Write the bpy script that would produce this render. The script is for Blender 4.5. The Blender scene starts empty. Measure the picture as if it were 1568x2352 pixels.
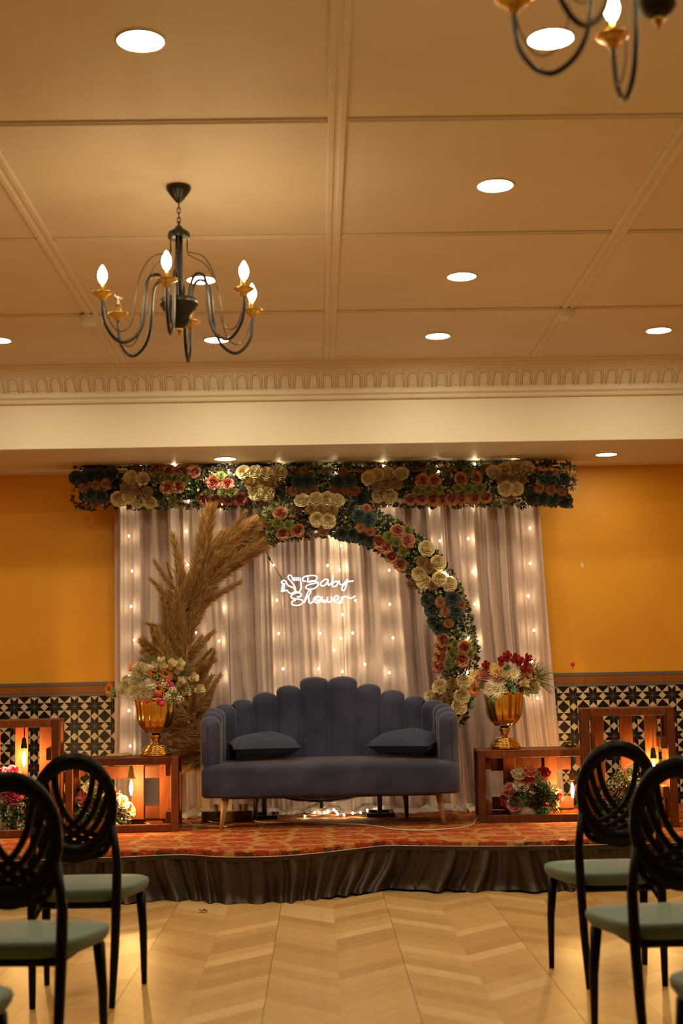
import bpy, math, random
from mathutils import Vector, Matrix, Euler
sc = bpy.context.scene
COL = sc.collection
rnd = random.Random(7)
PI = math.pi
R_ = math.radians

# ------------------------------------------------------------------ camera, world, exposure
F_PX, EYE = 3267.0, 1.245
PSI, TH, RO = R_(1.05), R_(6.75), R_(1.1)
Fw = Vector((math.sin(PSI)*math.cos(TH), math.cos(PSI)*math.cos(TH), math.sin(TH)))
R0 = Vector((math.cos(PSI), -math.sin(PSI), 0)); U0 = R0.cross(Fw)
Rt = R0*math.cos(RO)-U0*math.sin(RO); Up = U0*math.cos(RO)+R0*math.sin(RO)
CAM = Vector((0, 0, EYE))
cd = bpy.data.cameras.new('camera'); cam = bpy.data.objects.new('camera', cd); COL.objects.link(cam)
cd.sensor_fit = 'VERTICAL'; cd.sensor_height = 36; cd.sensor_width = 24; cd.lens = F_PX/2352*36
cd.clip_start = .05; cd.clip_end = 60
m = Matrix((Rt, Up, -Fw)).transposed().to_4x4(); m.translation = CAM; cam.matrix_world = m
cd.dof.use_dof = True; cd.dof.focus_distance = 9.8; cd.dof.aperture_fstop = 2.7
sc.camera = cam
w = bpy.data.worlds.new('world'); sc.world = w; w.use_nodes = True
w.node_tree.nodes['Background'].inputs[0].default_value = (1, .75, .45, 1)
w.node_tree.nodes['Background'].inputs[1].default_value = .02
vs = sc.view_settings
vs.view_transform = 'Standard'; vs.look = 'None'; vs.gamma = 1; vs.use_curve_mapping = False; vs.exposure = 0.13
sc.cycles.sample_clamp_indirect = 6
sc.cycles.max_bounces = 7; sc.cycles.diffuse_bounces = 5; sc.cycles.glossy_bounces = 3; sc.cycles.transparent_max_bounces = 12
sc.cycles.use_adaptive_sampling = True; sc.cycles.adaptive_threshold = .02
WARM = (1.0, .73, .40)
DOWN_E, CANDLE_E, FAIRY_E, EDISON_E, NEON_E = 190.0, 75.0, 100.0, 1200.0, 2.2

def ray(x, y): return Rt*((x-784)/F_PX)+Up*((1176-y)/F_PX)+Fw
def PY(x, y, Y):
    d = ray(x, y); return CAM+d*(Y/d.y)
def PZ(x, y, z):
    d = ray(x, y); return CAM+d*((z-EYE)/d.z)
def proj(p):
    d = Vector(p)-CAM; q = d.dot(Fw); return (784+F_PX*d.dot(Rt)/q, 1176-F_PX*d.dot(Up)/q) if q > .1 else (-9999, -9999)

# ------------------------------------------------------------------ materials
MATS = {}
def mat(name, col, rough=.6, metal=0, col2=None, scale=8, bump=0, bscale=40, sheen=0, emit=None, estr=0, coat=0, stretch=None, spec=.5, trans=0, contrast=(.35, .65), detail=4):
    if name in MATS: return MATS[name]
    M = bpy.data.materials.new(name); M.use_nodes = True; nt = M.node_tree; N = nt.nodes; L = nt.links
    b = N['Principled BSDF']; I = b.inputs
    I['Base Color'].default_value = (*col, 1); I['Roughness'].default_value = rough; I['Metallic'].default_value = metal
    I['Sheen Weight'].default_value = sheen; I['Coat Weight'].default_value = coat; I['Specular IOR Level'].default_value = spec
    if sheen: I['Sheen Roughness'].default_value = .35
    if emit: I['Emission Color'].default_value = (*emit, 1); I['Emission Strength'].default_value = estr
    if col2 or bump:
        tc = N.new('ShaderNodeTexCoord'); mp = N.new('ShaderNodeMapping'); L.new(tc.outputs['Object'], mp.inputs[0])
        if stretch: mp.inputs['Scale'].default_value = stretch
    if col2:
        n = N.new('ShaderNodeTexNoise'); n.inputs['Scale'].default_value = scale; n.inputs['Detail'].default_value = detail
        L.new(mp.outputs[0], n.inputs['Vector'])
        r = N.new('ShaderNodeValToRGB'); r.color_ramp.elements[0].position, r.color_ramp.elements[1].position = contrast
        r.color_ramp.elements[0].color = (*col, 1); r.color_ramp.elements[1].color = (*col2, 1)
        L.new(n.outputs['Fac'], r.inputs[0]); L.new(r.outputs[0], I['Base Color'])
    if bump:
        n2 = N.new('ShaderNodeTexNoise'); n2.inputs['Scale'].default_value = bscale; L.new(mp.outputs[0], n2.inputs['Vector'])
        bp = N.new('ShaderNodeBump'); bp.inputs['Strength'].default_value = bump; bp.inputs['Distance'].default_value = .01
        L.new(n2.outputs['Fac'], bp.inputs['Height']); L.new(bp.outputs[0], I['Normal'])
    MATS[name] = M; return M
def emat(name, col, s):
    if name in MATS: return MATS[name]
    M = bpy.data.materials.new(name); M.use_nodes = True; nt = M.node_tree; nt.nodes.clear()
    e = nt.nodes.new('ShaderNodeEmission'); e.inputs[0].default_value = (*col, 1); e.inputs[1].default_value = s
    o = nt.nodes.new('ShaderNodeOutputMaterial'); nt.links.new(e.outputs[0], o.inputs[0]); MATS[name] = M; return M
def glassmat(name, tint=(1, .96, .9), k=.12):
    M = bpy.data.materials.new(name); M.use_nodes = True; nt = M.node_tree; nt.nodes.clear(); N = nt.nodes; L = nt.links
    t = N.new('ShaderNodeBsdfTransparent'); t.inputs[0].default_value = (*tint, 1)
    g = N.new('ShaderNodeBsdfGlossy'); g.inputs['Roughness'].default_value = .05
    mx = N.new('ShaderNodeMixShader'); mx.inputs[0].default_value = k; o = N.new('ShaderNodeOutputMaterial')
    L.new(t.outputs[0], mx.inputs[1]); L.new(g.outputs[0], mx.inputs[2]); L.new(mx.outputs[0], o.inputs[0]); MATS[name] = M; return M

mat('wall_mustard', (.78, .385, .022), .55, col2=(.73, .345, .018), scale=2.2, bump=.05, bscale=60)
mat('cream_paint', (.77, .715, .61), .6, col2=(.73, .67, .56), scale=1.7, bump=.04, bscale=90)
mat('beam_paint', (.74, .685, .555), .55, col2=(.71, .65, .52), scale=1.3)
mat('floor_base', (.36, .25, .12), .4)
for i, c in enumerate([(.49, .318, .125), (.43, .268, .098), (.555, .385, .175), (.46, .29, .108), (.39, .235, .082)]):
    mat('vinyl_%d' % i, c, .40, col2=tuple(v*.9 for v in c), scale=6, stretch=(3, .5, 1), spec=.4)
mat('tile_black', (.010, .008, .007), .4, spec=.18)
mat('tile_cream', (.62, .53, .40), .4, col2=(.57, .48, .36), scale=5, spec=.25)
mat('tile_grey', (.16, .15, .14), .5, spec=.2)
mat('trim_grey', (.13, .125, .12), .4)
mat('trim_brown', (.27, .095, .016), .45, col2=(.24, .08, .013), scale=3)
mat('white_plastic', (.72, .70, .66), .4)
mat('black_metal', (.018, .016, .016), .35, metal=.3)
mat('dark_bronze', (.06, .045, .038), .3, metal=.7)
mat('gold', (.83, .53, .13), .14, metal=1)
mat('brass', (.80, .55, .16), .22, metal=1)
mat('carpet_edge', (.30, .03, .018), .9, col2=(.05, .02, .015), scale=22, contrast=(.5, .56))
mat('skirt_brown', (.034, .021, .0135), .45, col2=(.025, .015, .0095), scale=6, spec=.4)
mat('skirt_band', (.02, .015, .014), .5)
mat('velvet', (.016, .021, .062), .75, col2=(.041, .047, .112), scale=4.0, sheen=.42, contrast=(.40, .62), detail=5)
mat('velvet_navy', (.007, .017, .055), .7, col2=(.012, .026, .075), scale=5, sheen=.2)
mat('leg_wood', (.42, .26, .12), .45, col2=(.34, .20, .09), scale=10, stretch=(6, 6, 1))
mat('leg_dark', (.06, .035, .02), .5)
for i, c in enumerate([(.165, .040, .008), (.21, .056, .012), (.13, .030, .0065)]):
    mat('crate_wood_%d' % i, c, .5, col2=tuple(v*.65 for v in c), scale=7, stretch=(5, 5, 1.2), bump=.08, bscale=25, spec=.3)
mat('chair_black', (.0025, .002, .002), .35, spec=.14)
mat('seat_teal', (.078, .130, .128), .6, col2=(.088, .142, .138), scale=3)
mat('cable_white', (.62, .56, .46), .5)
mat('rope', (.50, .36, .18), .9, col2=(.40, .28, .13), scale=60)
mat('rope_dark', (.12, .07, .035), .9)
mat('dish_cream', (.62, .54, .40), .4)
mat('strip_brown', (.10, .055, .03), .5)
mat('silver', (.6, .6, .62), .3, metal=.6)
mat('curtain', (.54, .425, .405), .75, col2=(.50, .39, .365), scale=7, sheen=.25, stretch=(3, 3, .6))
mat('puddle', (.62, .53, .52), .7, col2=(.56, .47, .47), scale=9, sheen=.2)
mat('red_mark', (.55, .035, .015), .5); mat('chip_white', (.75, .70, .62), .7)
mat('tape', (.45, .36, .30), .15)
mat('foam_green', (.02, .025, .015), .9)
# flower colours
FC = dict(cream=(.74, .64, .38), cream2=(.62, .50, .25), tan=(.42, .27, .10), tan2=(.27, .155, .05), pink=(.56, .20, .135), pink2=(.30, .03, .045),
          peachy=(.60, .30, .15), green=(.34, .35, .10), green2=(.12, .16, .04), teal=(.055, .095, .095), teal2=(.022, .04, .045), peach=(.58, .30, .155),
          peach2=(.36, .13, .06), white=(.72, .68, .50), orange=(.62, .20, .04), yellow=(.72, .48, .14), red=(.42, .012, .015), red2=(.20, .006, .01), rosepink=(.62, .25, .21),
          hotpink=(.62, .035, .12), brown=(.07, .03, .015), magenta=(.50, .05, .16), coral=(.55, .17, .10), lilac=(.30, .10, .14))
for k, c in FC.items(): mat('f_'+k, c, .7, col2=tuple(v*.8 for v in c), scale=30, sheen=.1)
mat('leaf_dark', (.030, .055, .026), .45); mat('leaf_green', (.05, .13, .03), .45); mat('leaf_pale', (.36, .36, .20), .5); mat('leaf_wine', (.085, .022, .030), .5)
mat('grass_green', (.10, .15, .05), .5); mat('frond', (.11, .15, .035), .5)
mat('pampas_a', (.58, .36, .125), .8, sheen=.3); mat('pampas_b', (.38, .20, .06), .8, sheen=.3); mat('pampas_c', (.24, .115, .034), .8)
mat('stem', (.20, .13, .05), .8)
emat('lamp_down', (1, .825, .51), DOWN_E); emat('lamp_soffit', (1, .825, .51), DOWN_E*.40); emat('lamp_candle', (1, .70, .34), CANDLE_E); emat('lamp_fairy', (1, .78, .42), FAIRY_E)
emat('lamp_edison', (1, .56, .17), EDISON_E)
emat('neon_white', (1, .95, .95), NEON_E); emat('neon_blue', (.55, .70, 1), NEON_E*.8); emat('neon_pink', (1, .72, .88), NEON_E*.9)
glassmat('bulb_glass'); glassmat('acrylic', (.97, .97, .97), .03)

def carpet_mat():
    M = bpy.data.materials.new('carpet_red'); M.use_nodes = True; nt = M.node_tree; N = nt.nodes; L = nt.links; b = N['Principled BSDF']
    b.inputs['Roughness'].default_value = .95; b.inputs['Specular IOR Level'].default_value = .1
    tc = N.new('ShaderNodeTexCoord'); mp = N.new('ShaderNodeMapping'); L.new(tc.outputs['Object'], mp.inputs[0])
    ns = N.new('ShaderNodeTexNoise'); ns.inputs['Scale'].default_value = 9; L.new(mp.outputs[0], ns.inputs['Vector'])
    mixv = N.new('ShaderNodeMixRGB'); mixv.inputs[0].default_value = .16; L.new(mp.outputs[0], mixv.inputs[1]); L.new(ns.outputs['Color'], mixv.inputs[2])
    v = N.new('ShaderNodeTexVoronoi'); v.feature = 'DISTANCE_TO_EDGE'; v.inputs['Scale'].default_value = 5.2; v.inputs['Randomness'].default_value = .35
    L.new(mixv.outputs[0], v.inputs['Vector'])
    v2 = N.new('ShaderNodeTexVoronoi'); v2.inputs['Scale'].default_value = 10.4; v2.inputs['Randomness'].default_value = .3; L.new(mixv.outputs[0], v2.inputs['Vector'])
    wv = N.new('ShaderNodeMath'); wv.operation = 'PINGPONG'; wv.inputs[1].default_value = .16; L.new(v2.outputs['Distance'], wv.inputs[0])
    r1 = N.new('ShaderNodeValToRGB'); r1.color_ramp.elements[0].position = .05; r1.color_ramp.elements[1].position = .11
    r1.color_ramp.elements[0].color = (1, 1, 1, 1); r1.color_ramp.elements[1].color = (0, 0, 0, 1); L.new(v.outputs['Distance'], r1.inputs[0])
    r2 = N.new('ShaderNodeValToRGB'); r2.color_ramp.elements[0].position = .11; r2.color_ramp.elements[1].position = .14
    L.new(wv.outputs[0], r2.inputs[0])
    mx = N.new('ShaderNodeMath'); mx.operation = 'MAXIMUM'; L.new(r1.outputs[0], mx.inputs[0])
    hm = N.new('ShaderNodeMath'); hm.operation = 'MULTIPLY'; hm.inputs[1].default_value = .75; L.new(r2.outputs[0], hm.inputs[0]); L.new(hm.outputs[0], mx.inputs[1])
    red = N.new('ShaderNodeValToRGB'); red.color_ramp.elements[0].color = (.19, .022, .010, 1); red.color_ramp.elements[1].color = (.36, .052, .016, 1)
    n3 = N.new('ShaderNodeTexNoise'); n3.inputs['Scale'].default_value = 3.5; L.new(mp.outputs[0], n3.inputs['Vector']); L.new(n3.outputs['Fac'], red.inputs[0])
    mc = N.new('ShaderNodeMixRGB'); L.new(mx.outputs[0], mc.inputs[0]); L.new(red.outputs[0], mc.inputs[1]); mc.inputs[2].default_value = (.36, .19, .055, 1)
    L.new(mc.outputs[0], b.inputs['Base Color']); MATS['carpet_red'] = M
carpet_mat()

# ------------------------------------------------------------------ mesh builder
def frames(pts):
    out = []; n = None
    for i, p in enumerate(pts):
        t = (pts[min(i+1, len(pts)-1)]-pts[max(i-1, 0)])
        t = t.normalized() if t.length > 1e-9 else Vector((0, 0, 1))
        if n is None:
            n = t.orthogonal().normalized()
        else:
            n = (n-t*n.dot(t)); n = n.normalized() if n.length > 1e-6 else t.orthogonal().normalized()
        out.append((p, t, n, t.cross(n)))
    return out
class MB:
    def __init__(s): s.v = []; s.f = []; s.m = []
    def face(s, idx, m=0): s.f.append(idx); s.m.append(m)
    def poly(s, pts, m=0):
        b = len(s.v); s.v += [tuple(p) for p in pts]; s.face(tuple(range(b, b+len(pts))), m)
    def box(s, c, size, rot=None, m=0, bev=0):
        b = len(s.v); hx, hy, hz = [q/2 for q in size]; c = Vector(c)
        e = min(bev, hx*.9, hy*.9, hz*.9)
        if e <= 0:
            P = [Vector((x*hx, y*hy, z*hz)) for x in (-1, 1) for y in (-1, 1) for z in (-1, 1)]
            Fs = [(0, 1, 3, 2), (4, 6, 7, 5), (0, 4, 5, 1), (2, 3, 7, 6), (0, 2, 6, 4), (1, 5, 7, 3)]
        else:
            P = []; ix = {}
            for x in (-1, 1):
                for y in (-1, 1):
                    for z in (-1, 1):
                        for a in range(3):
                            q = [x*(hx-e), y*(hy-e), z*(hz-e)]; q[a] = (x*hx, y*hy, z*hz)[a]; ix[(x, y, z, a)] = len(P); P.append(Vector(q))
            Fs = []
            for a in range(3):
                o = [0, 1, 2]; o.remove(a)
                for sg in (-1, 1):
                    q = []
                    for u, v in ((-1, -1), (1, -1), (1, 1), (-1, 1)):
                        k = [0, 0, 0]; k[a] = sg; k[o[0]] = u; k[o[1]] = v; q.append(ix[(*k, a)])
                    if (sg > 0) == (a == 1): q.reverse()
                    Fs.append(tuple(q))
            for a in range(3):
                o = [0, 1, 2]; o.remove(a)
                for u in (-1, 1):
                    for v in (-1, 1):
                        def I(t, ax):
                            k = [0, 0, 0]; k[a] = t; k[o[0]] = u; k[o[1]] = v; return ix[(*k, ax)]
                        Fs.append((I(-1, o[0]), I(1, o[0]), I(1, o[1]), I(-1, o[1])))
            for x in (-1, 1):
                for y in (-1, 1):
                    for z in (-1, 1): Fs.append(tuple(ix[(x, y, z, a)] for a in range(3)))
        M = rot.to_matrix() if isinstance(rot, Euler) else rot
        for p in P: s.v.append(tuple(c+(M @ p if M else p)))
        for f in Fs: s.face(tuple(b+i for i in f), m)
    def tube(s, pts, r, n=8, m=0, closed=False, cap=True):
        pts = [Vector(p) for p in pts]; b = len(s.v); fr = frames(pts)
        for i, (p, t, u, w) in enumerate(fr):
            rr = r[i] if isinstance(r, (list, tuple)) else r
            for k in range(n):
                a = 2*PI*k/n; s.v.append(tuple(p+(u*math.cos(a)+w*math.sin(a))*rr))
        N = len(pts)
        for i in range(N if closed else N-1):
            j = (i+1) % N
            for k in range(n):
                q = (k+1) % n; s.face((b+i*n+k, b+i*n+q, b+j*n+q, b+j*n+k), m)
        if cap and not closed:
            s.face(tuple(b+k for k in reversed(range(n))), m); s.face(tuple(b+(N-1)*n+k for k in range(n)), m)
    def lathe(s, prof, n=24, c=(0, 0, 0), m=0, lobes=0, depth=0):
        b = len(s.v); c = Vector(c)
        for r, z in prof:
            for k in range(n):
                a = 2*PI*k/n; q = r
                if lobes: q = r*(1-depth*(abs(math.cos(a*lobes/2))**6))
                s.v.append((c.x+q*math.cos(a), c.y+q*math.sin(a), c.z+z))
        for i in range(len(prof)-1):
            for k in range(n):
                q = (k+1) % n; s.face((b+i*n+k, b+i*n+q, b+(i+1)*n+q, b+(i+1)*n+k), m)
    def grid(s, fn, nu, nv, m=0, closeu=False):
        b = len(s.v)
        for j in range(nv):
            for i in range(nu): s.v.append(tuple(fn(i/(nu-1) if not closeu else i/nu, j/(nv-1))))
        for j in range(nv-1):
            for i in range(nu if closeu else nu-1):
                q = (i+1) % nu; s.face((b+j*nu+i, b+j*nu+q, b+(j+1)*nu+q, b+(j+1)*nu+i), m)
    def mesh(s, name, mats, smooth=True):
        me = bpy.data.meshes.new(name); me.from_pydata(s.v, [], s.f)
        for q in ([mats] if isinstance(mats, str) else mats): me.materials.append(MATS[q])
        me.polygons.foreach_set('material_index', s.m)
        me.polygons.foreach_set('use_smooth', [smooth]*len(s.f)); me.update(); return me
    def build(s, name, mats, parent=None, loc=None, smooth=True):
        return link(name, s.mesh(name, mats, smooth), parent, loc)
def link(name, me, parent=None, loc=None):
    o = bpy.data.objects.new(name, me); COL.objects.link(o)
    if parent: o.parent = parent
    if loc is not None: o.location = loc
    return o
def empty(name, loc=(0, 0, 0), rz=0):
    o = bpy.data.objects.new(name, None); COL.objects.link(o); o.location = loc; o.rotation_euler = (0, 0, rz); o.empty_display_size = .1; return o
def tag(o, label, cat=None, group=None, kind=None):
    o['label'] = label
    if cat: o['category'] = cat
    if group: o['group'] = group
    if kind: o['kind'] = kind
    return o
def struct(o, label, cat): return tag(o, label, cat, kind='structure')
def box_ob(name, c, size, mt, parent=None, rot=None, bev=.003):
    b = MB(); b.box((0, 0, 0), size, rot, 0, bev); return b.build(name, mt, parent, c, smooth=False)
def catmull(P, k=6, closed=False):
    P = [Vector(p) for p in P]; n = len(P); out = []
    for i in range(n if closed else n-1):
        a, b, c, d = [P[(i+q) % n] if closed else P[max(0, min(n-1, i+q))] for q in (-1, 0, 1, 2)]
        for j in range(k):
            t = j/k; out.append(.5*((2*b)+(c-a)*t+(2*a-5*b+4*c-d)*t*t+(3*b-a-3*c+d)*t**3))
    if not closed: out.append(P[-1])
    return out
def aim(o, normal, roll=0, scale=1):
    q = Vector(normal).normalized().to_track_quat('Z', 'Y')
    o.rotation_mode = 'QUATERNION'; o.rotation_quaternion = q @ Euler((0, 0, roll)).to_quaternion()
    o.scale = (scale,)*3 if not isinstance(scale, tuple) else scale

# ------------------------------------------------------------------ the room
WALL_Y, ZC, ZS, BEAM_Y, STAGE_Z = 10.75, 3.38, 2.84, 9.565, .29
XL, XR, YB = -4.6, 4.6, -3.0
fl = box_ob('floor', (0, (YB+WALL_Y)/2, -.06), (XR-XL, WALL_Y-YB, .10), 'floor_base', bev=0)
struct(fl, 'glossy tan chevron wood-print vinyl floor in front of the stage', 'floor')
W, PITCH, SL = .5875, .155, .31  # chevron print of the vinyl sheets, modelled as separate planks
x_seam = -.23
far = MB(); pm = {}
def plank_mesh(side, t):
    k = (side, t)
    if k not in pm:
        b = MB(); g = .0012; hw = W/4-(.0012 if True else 0); hp = PITCH/2-g*.5; z = .0
        o = SL/2*side
        e0, e1 = (.0012, 0) if side < 0 else (0, .0012); A = [(-hw-e1, -hp-o), (hw+e0, -hp+o), (hw+e0, hp+o), (-hw-e1, hp-o)]
        b.poly([(x, y, 0) for x, y in A]); e = .0008
        for i in range(4):
            p, q = A[i], A[(i+1) % 4]; b.poly([(p[0], p[1], 0), (p[0], p[1], -.004), (q[0], q[1], -.004), (q[0], q[1], 0)])
        pm[k] = b.mesh('plank', 'vinyl_%d' % t, False)
    return pm[k]
npl = 0
for ci in range(-8, 9):
    for side in (0, 1):
        sg = -1 if side == 0 else 1
        cx = x_seam+ci*W+(W/4 if side == 0 else 3*W/4)
        if abs(cx) > 4.4: continue
        for j in range(-18, 56):
            cy = j*PITCH+.02
            if cy < -2.7 or cy > 8.5: continue
            t = rnd.choice((0, 0, 1, 2, 3, 3, 4))
            px, py = proj((cx, cy, 0))
            if -70 < px < 1640 and 2030 < py < 2460 and npl < 300:
                link('plank', plank_mesh(sg, t), fl, (cx, cy-fl.location.y, .0602)); npl += 1
            else:
                o = SL/2*sg; hw = W/4-.0012; hp = PITCH/2-.0006
                far.poly([(cx-hw, cy-hp-o-fl.location.y, .0602), (cx+hw, cy-hp+o-fl.location.y, .0602), (cx+hw, cy+hp+o-fl.location.y, .0602), (cx-hw, cy+hp-o-fl.location.y, .0602)], t)
fo = far.build('plank_field', ['vinyl_%d' % i for i in range(5)], fl, smooth=False); fo['kind'] = 'stuff'

def slab(name, c, size, mt, label, cat='wall'):
    return struct(box_ob(name, c, size, mt, bev=0), label, cat)
wb = slab('wall_back', (0, WALL_Y+.1, ZC/2), (XR-XL+.4, .2, ZC), 'wall_mustard', 'mustard yellow wall behind the stage')
slab('wall_left', (XL-.1, (YB+WALL_Y)/2, ZC/2), (.2, WALL_Y-YB, ZC), 'wall_mustard', 'mustard yellow side wall left of the stage, out of frame')
slab('wall_right', (XR+.1, (YB+WALL_Y)/2, ZC/2), (.2, WALL_Y-YB, ZC), 'wall_mustard', 'mustard yellow side wall right of the stage, out of frame')
slab('wall_front', (0, YB-.1, ZC/2), (XR-XL+.4, .2, ZC), 'wall_mustard', 'mustard yellow wall behind the camera')
# marks on the wall
def wall_rel(p): return Vector(p)-wb.location
b = MB(); p = wall_rel(PY(1337, 1297, WALL_Y)); b.poly([(p.x-.008, p.y-.001, p.z+.02), (p.x-.012, p.y-.001, p.z-.018), (p.x+.012, p.y-.001, p.z-.02), (p.x+.006, p.y-.001, p.z-.004), (p.x+.003, p.y-.001, p.z+.014)])
b.build('paint_chip', 'chip_white', wb)
b = MB(); p = wall_rel(PY(1315, 1526, WALL_Y)); b.lathe([(.0, .006), (.008, .005), (.015, .002), (.017, 0)], 14)
for q in [(0, -.012, .012)]: pass
me = b.mesh('red_stain', 'red_mark'); o = link('red_stain', me, wb, p); o.rotation_euler = (PI/2, 0, 0)
box_ob('stain_drip', p+Vector((0, -.002, -.02)), (.006, .004, .022), 'red_mark', wb)

# ceiling with panels and battens
ce = struct(box_ob('ceiling', (0, (YB+WALL_Y)/2, ZC+.06), (XR-XL, WALL_Y-YB, .1), 'cream_paint', bev=0), 'cream panelled ceiling with raised batten grid', 'ceiling')
def cz(x, y): return PZ(x, y, ZC)
xm = cz(765, 545).x; yg = [cz(783, 275).y, cz(765, 545).y, cz(755, 715).y]
gx = (cz(1410, 541).x-cz(100, 548).x)/2; gy = (yg[2]-yg[0])/2
CEDGE = cz(750, 826).y
xs = [xm+gx*k for k in range(-3, 4)]; ys = [yg[0]+gy*k for k in range(-5, 3)]
xe = [XL+.02]+[x for x in xs if XL+.1 < x < XR-.1]+[XR-.02]; ye = [YB+.02]+[y for y in ys if y > YB+.1]+[CEDGE+.12]
rel = -ce.location
for i in range(len(xe)-1):
    for j in range(len(ye)-1):
        x0, x1, y0, y1 = xe[i]+.003, xe[i+1]-.003, ye[j]+.003, ye[j+1]-.003
        box_ob('panel', Vector(((x0+x1)/2, (y0+y1)/2, ZC+.005))+rel, (x1-x0, y1-y0, .01), 'cream_paint', ce, bev=.002)
for x in xe[1:-1]:
    for dx in (-.022, .022): box_ob('batten', Vector((x+dx, (YB+CEDGE)/2, ZC-.006))+rel, (.03, CEDGE-YB-.04, .014), 'cream_paint', ce, bev=.005)
    box_ob('batten', Vector((x, (YB+CEDGE)/2, ZC-.003))+rel, (.075, CEDGE-YB-.04, .007), 'cream_paint', ce, bev=.003)
for y in ye[1:-1]:
    for i in range(len(xe)-1):
        x0, x1 = xe[i]+.038, xe[i+1]-.038
        box_ob('batten', Vector(((x0+x1)/2, y, ZC-.004))+rel, (x1-x0, .045, .009), 'cream_paint', ce, bev=.004)
        box_ob('batten', Vector(((x0+x1)/2, y, ZC-.010))+rel, (x1-x0, .020, .008), 'cream_paint', ce, bev=.003)
# dropped soffit over the stage
bm = struct(box_ob('soffit', (0, (BEAM_Y+WALL_Y)/2, (ZS+ZC)/2), (XR-XL, WALL_Y-BEAM_Y, ZC-ZS), 'beam_paint', bev=.004), 'cream dropped beam over the stage below the cornice', 'soffit')
# cornice
zb = PY(784, 916, BEAM_Y-.03).z
prof = [(BEAM_Y+.0, zb-.005), (BEAM_Y-.03, zb), (BEAM_Y-.038, zb+.012), (BEAM_Y-.026, zb+.022), (BEAM_Y-.05, zb+.036), (BEAM_Y-.055, zb+.05), (BEAM_Y-.045, zb+.058)]
pe0 = Vector((0, BEAM_Y-.05, zb+.065)); pe1 = Vector((0, CEDGE+.075, ZC-.055))
prof += [(pe0.y, pe0.z), (pe1.y, pe1.z), (CEDGE+.06, ZC-.048), (CEDGE+.06, ZC-.038), (CEDGE+.035, ZC-.028), (CEDGE+.03, ZC-.018), (CEDGE+.008, ZC-.012), (CEDGE, ZC), (BEAM_Y, ZC)]
b = MB()
for i in range(len(prof)):
    p, q = prof[i], prof[(i+1) % len(prof)]
    b.poly([(XL, p[0], p[1]), (XR, p[0], p[1]), (XR, q[0], q[1]), (XL, q[0], q[1])])
co = struct(b.build('trim_1', 'cream_paint', smooth=False), 'cream plaster cornice with egg and dart moulding', 'cornice')
ex = (pe1-pe0); eh = ex.length; ey = ex.normalized(); en = Vector((1, 0, 0)).cross(ey); en = en if en.y < 0 else -en
def emb(u, v, wv): return Vector((u, 0, 0))+pe0+ey*(v*eh)+en*wv
egg = MB(); ew = .034
arc = [(-ew, .08), (-ew, .6)]+[(-ew*math.cos(a), .6+.26*math.sin(a)) for a in [PI*k/8 for k in range(1, 8)]]+[(ew, .6), (ew, .08)]
egg.tube([emb(u, v, .004) for u, v in arc], .0055, 6)
arc2 = [(u*.66, .16 if i in (0, len(arc)-1) else .16+(v-.08)*.82) for i, (u, v) in enumerate(arc)]
pts = [emb(u, v, .005) for u, v in arc2]; b0 = len(egg.v)
egg.poly(pts); 
for i in range(len(pts)):
    p, q = arc2[i], arc2[(i+1) % len(arc2)]; egg.poly([emb(p[0], p[1], .005), emb(p[0]*1.12, p[1], 0), emb(q[0]*1.12, q[1], 0), emb(q[0], q[1], .005)])
dart = MB()
D = [(-.004, .1), (.004, .1), (.005, .55), (.016, .92), (-.016, .92), (-.005, .55)]
dart.poly([emb(u, v, .006) for u, v in D])
for i in range(6):
    p, q = D[i], D[(i+1) % 6]; dart.poly([emb(*p, .006), emb(p[0]*1.5, p[1], 0), emb(q[0]*1.5, q[1], 0), emb(*q, .006)])
em, dm = egg.mesh('egg_moulding', 'cream_paint'), dart.mesh('dart_moulding', 'cream_paint', False)
EP = .0965; nE = int((XR-XL)/EP/2)
for k in range(-32, 33):
    link('egg_moulding', em, co, (k*EP, 0, 0)); link('dart_moulding', dm, co, (k*EP+EP/2, 0, 0))

# dado: trim strips and star tiles
z1 = PY(784, 1564, WALL_Y).z
zt = 1.165
strips = [(zt, zt+.022, 'trim_grey'), (zt+.022, zt+.078, 'trim_brown'), (zt+.078, zt+.104, 'trim_grey')]
for i, (a, c, mt) in enumerate(strips):
    t = empty('trim_%d' % (i+2), (0, WALL_Y, a)); 
    struct(t, ['grey tile strip just above the star tiles', 'brown border strip between two grey strips', 'grey tile strip under the yellow wall'][i], 'trim')
    x = XL
    k = 0
    while x < XR:
        L = .6; x1 = min(x+L, XR)
        box_ob('strip_tile', ((x+x1)/2, -.006, (c-a)/2), (x1-x-.0015, .012 if mt == 'trim_grey' else .008, c-a-.0015), mt, t, bev=.001); x = x1
CELL = .1493
def star_tile(n=4):
    b = MB(); h = CELL/2; t = h*.385; g = .0013
    S = n*CELL
    b.box((S/2, 0.002, S/2), (S-.0012, .008, S-.0012), m=2)
    y = -.0023
    for i in range(n):
        for j in range(n):
            cx, cz_ = (i+.5)*CELL, (j+.5)*CELL
            for sx in (-1, 1):
                for sz in (-1, 1):
                    def T(pts, m_):
                        q = [(cx+sx*u, y, cz_+sz*v) for u, v in pts]
                        if sx*sz < 0: q.reverse()
                        b.poly(q, m_)
                    T([(g*2.4, g), (t+g*.7, t-g*.3), (h, t), (h-t, g)], 0); T([(g, g*2.4), (g, h-t), (t, h), (t-g*.3, t+g*.7)], 0)
                    T([(h-t, 0), (h, t), (h, 0)], 1); T([(0, h-t), (0, h), (t, h)], 1)
                    T([(t, t), (t, h), (h, t)], 1); T([(h, t), (t, h), (h, h)], 0)
    return b.mesh('star_tile', ['tile_black', 'tile_cream', 'tile_grey'], False)
stm = star_tile()
xo = PY(1172/6.03, 1620, WALL_Y).x      # a joint between two tiles
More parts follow.
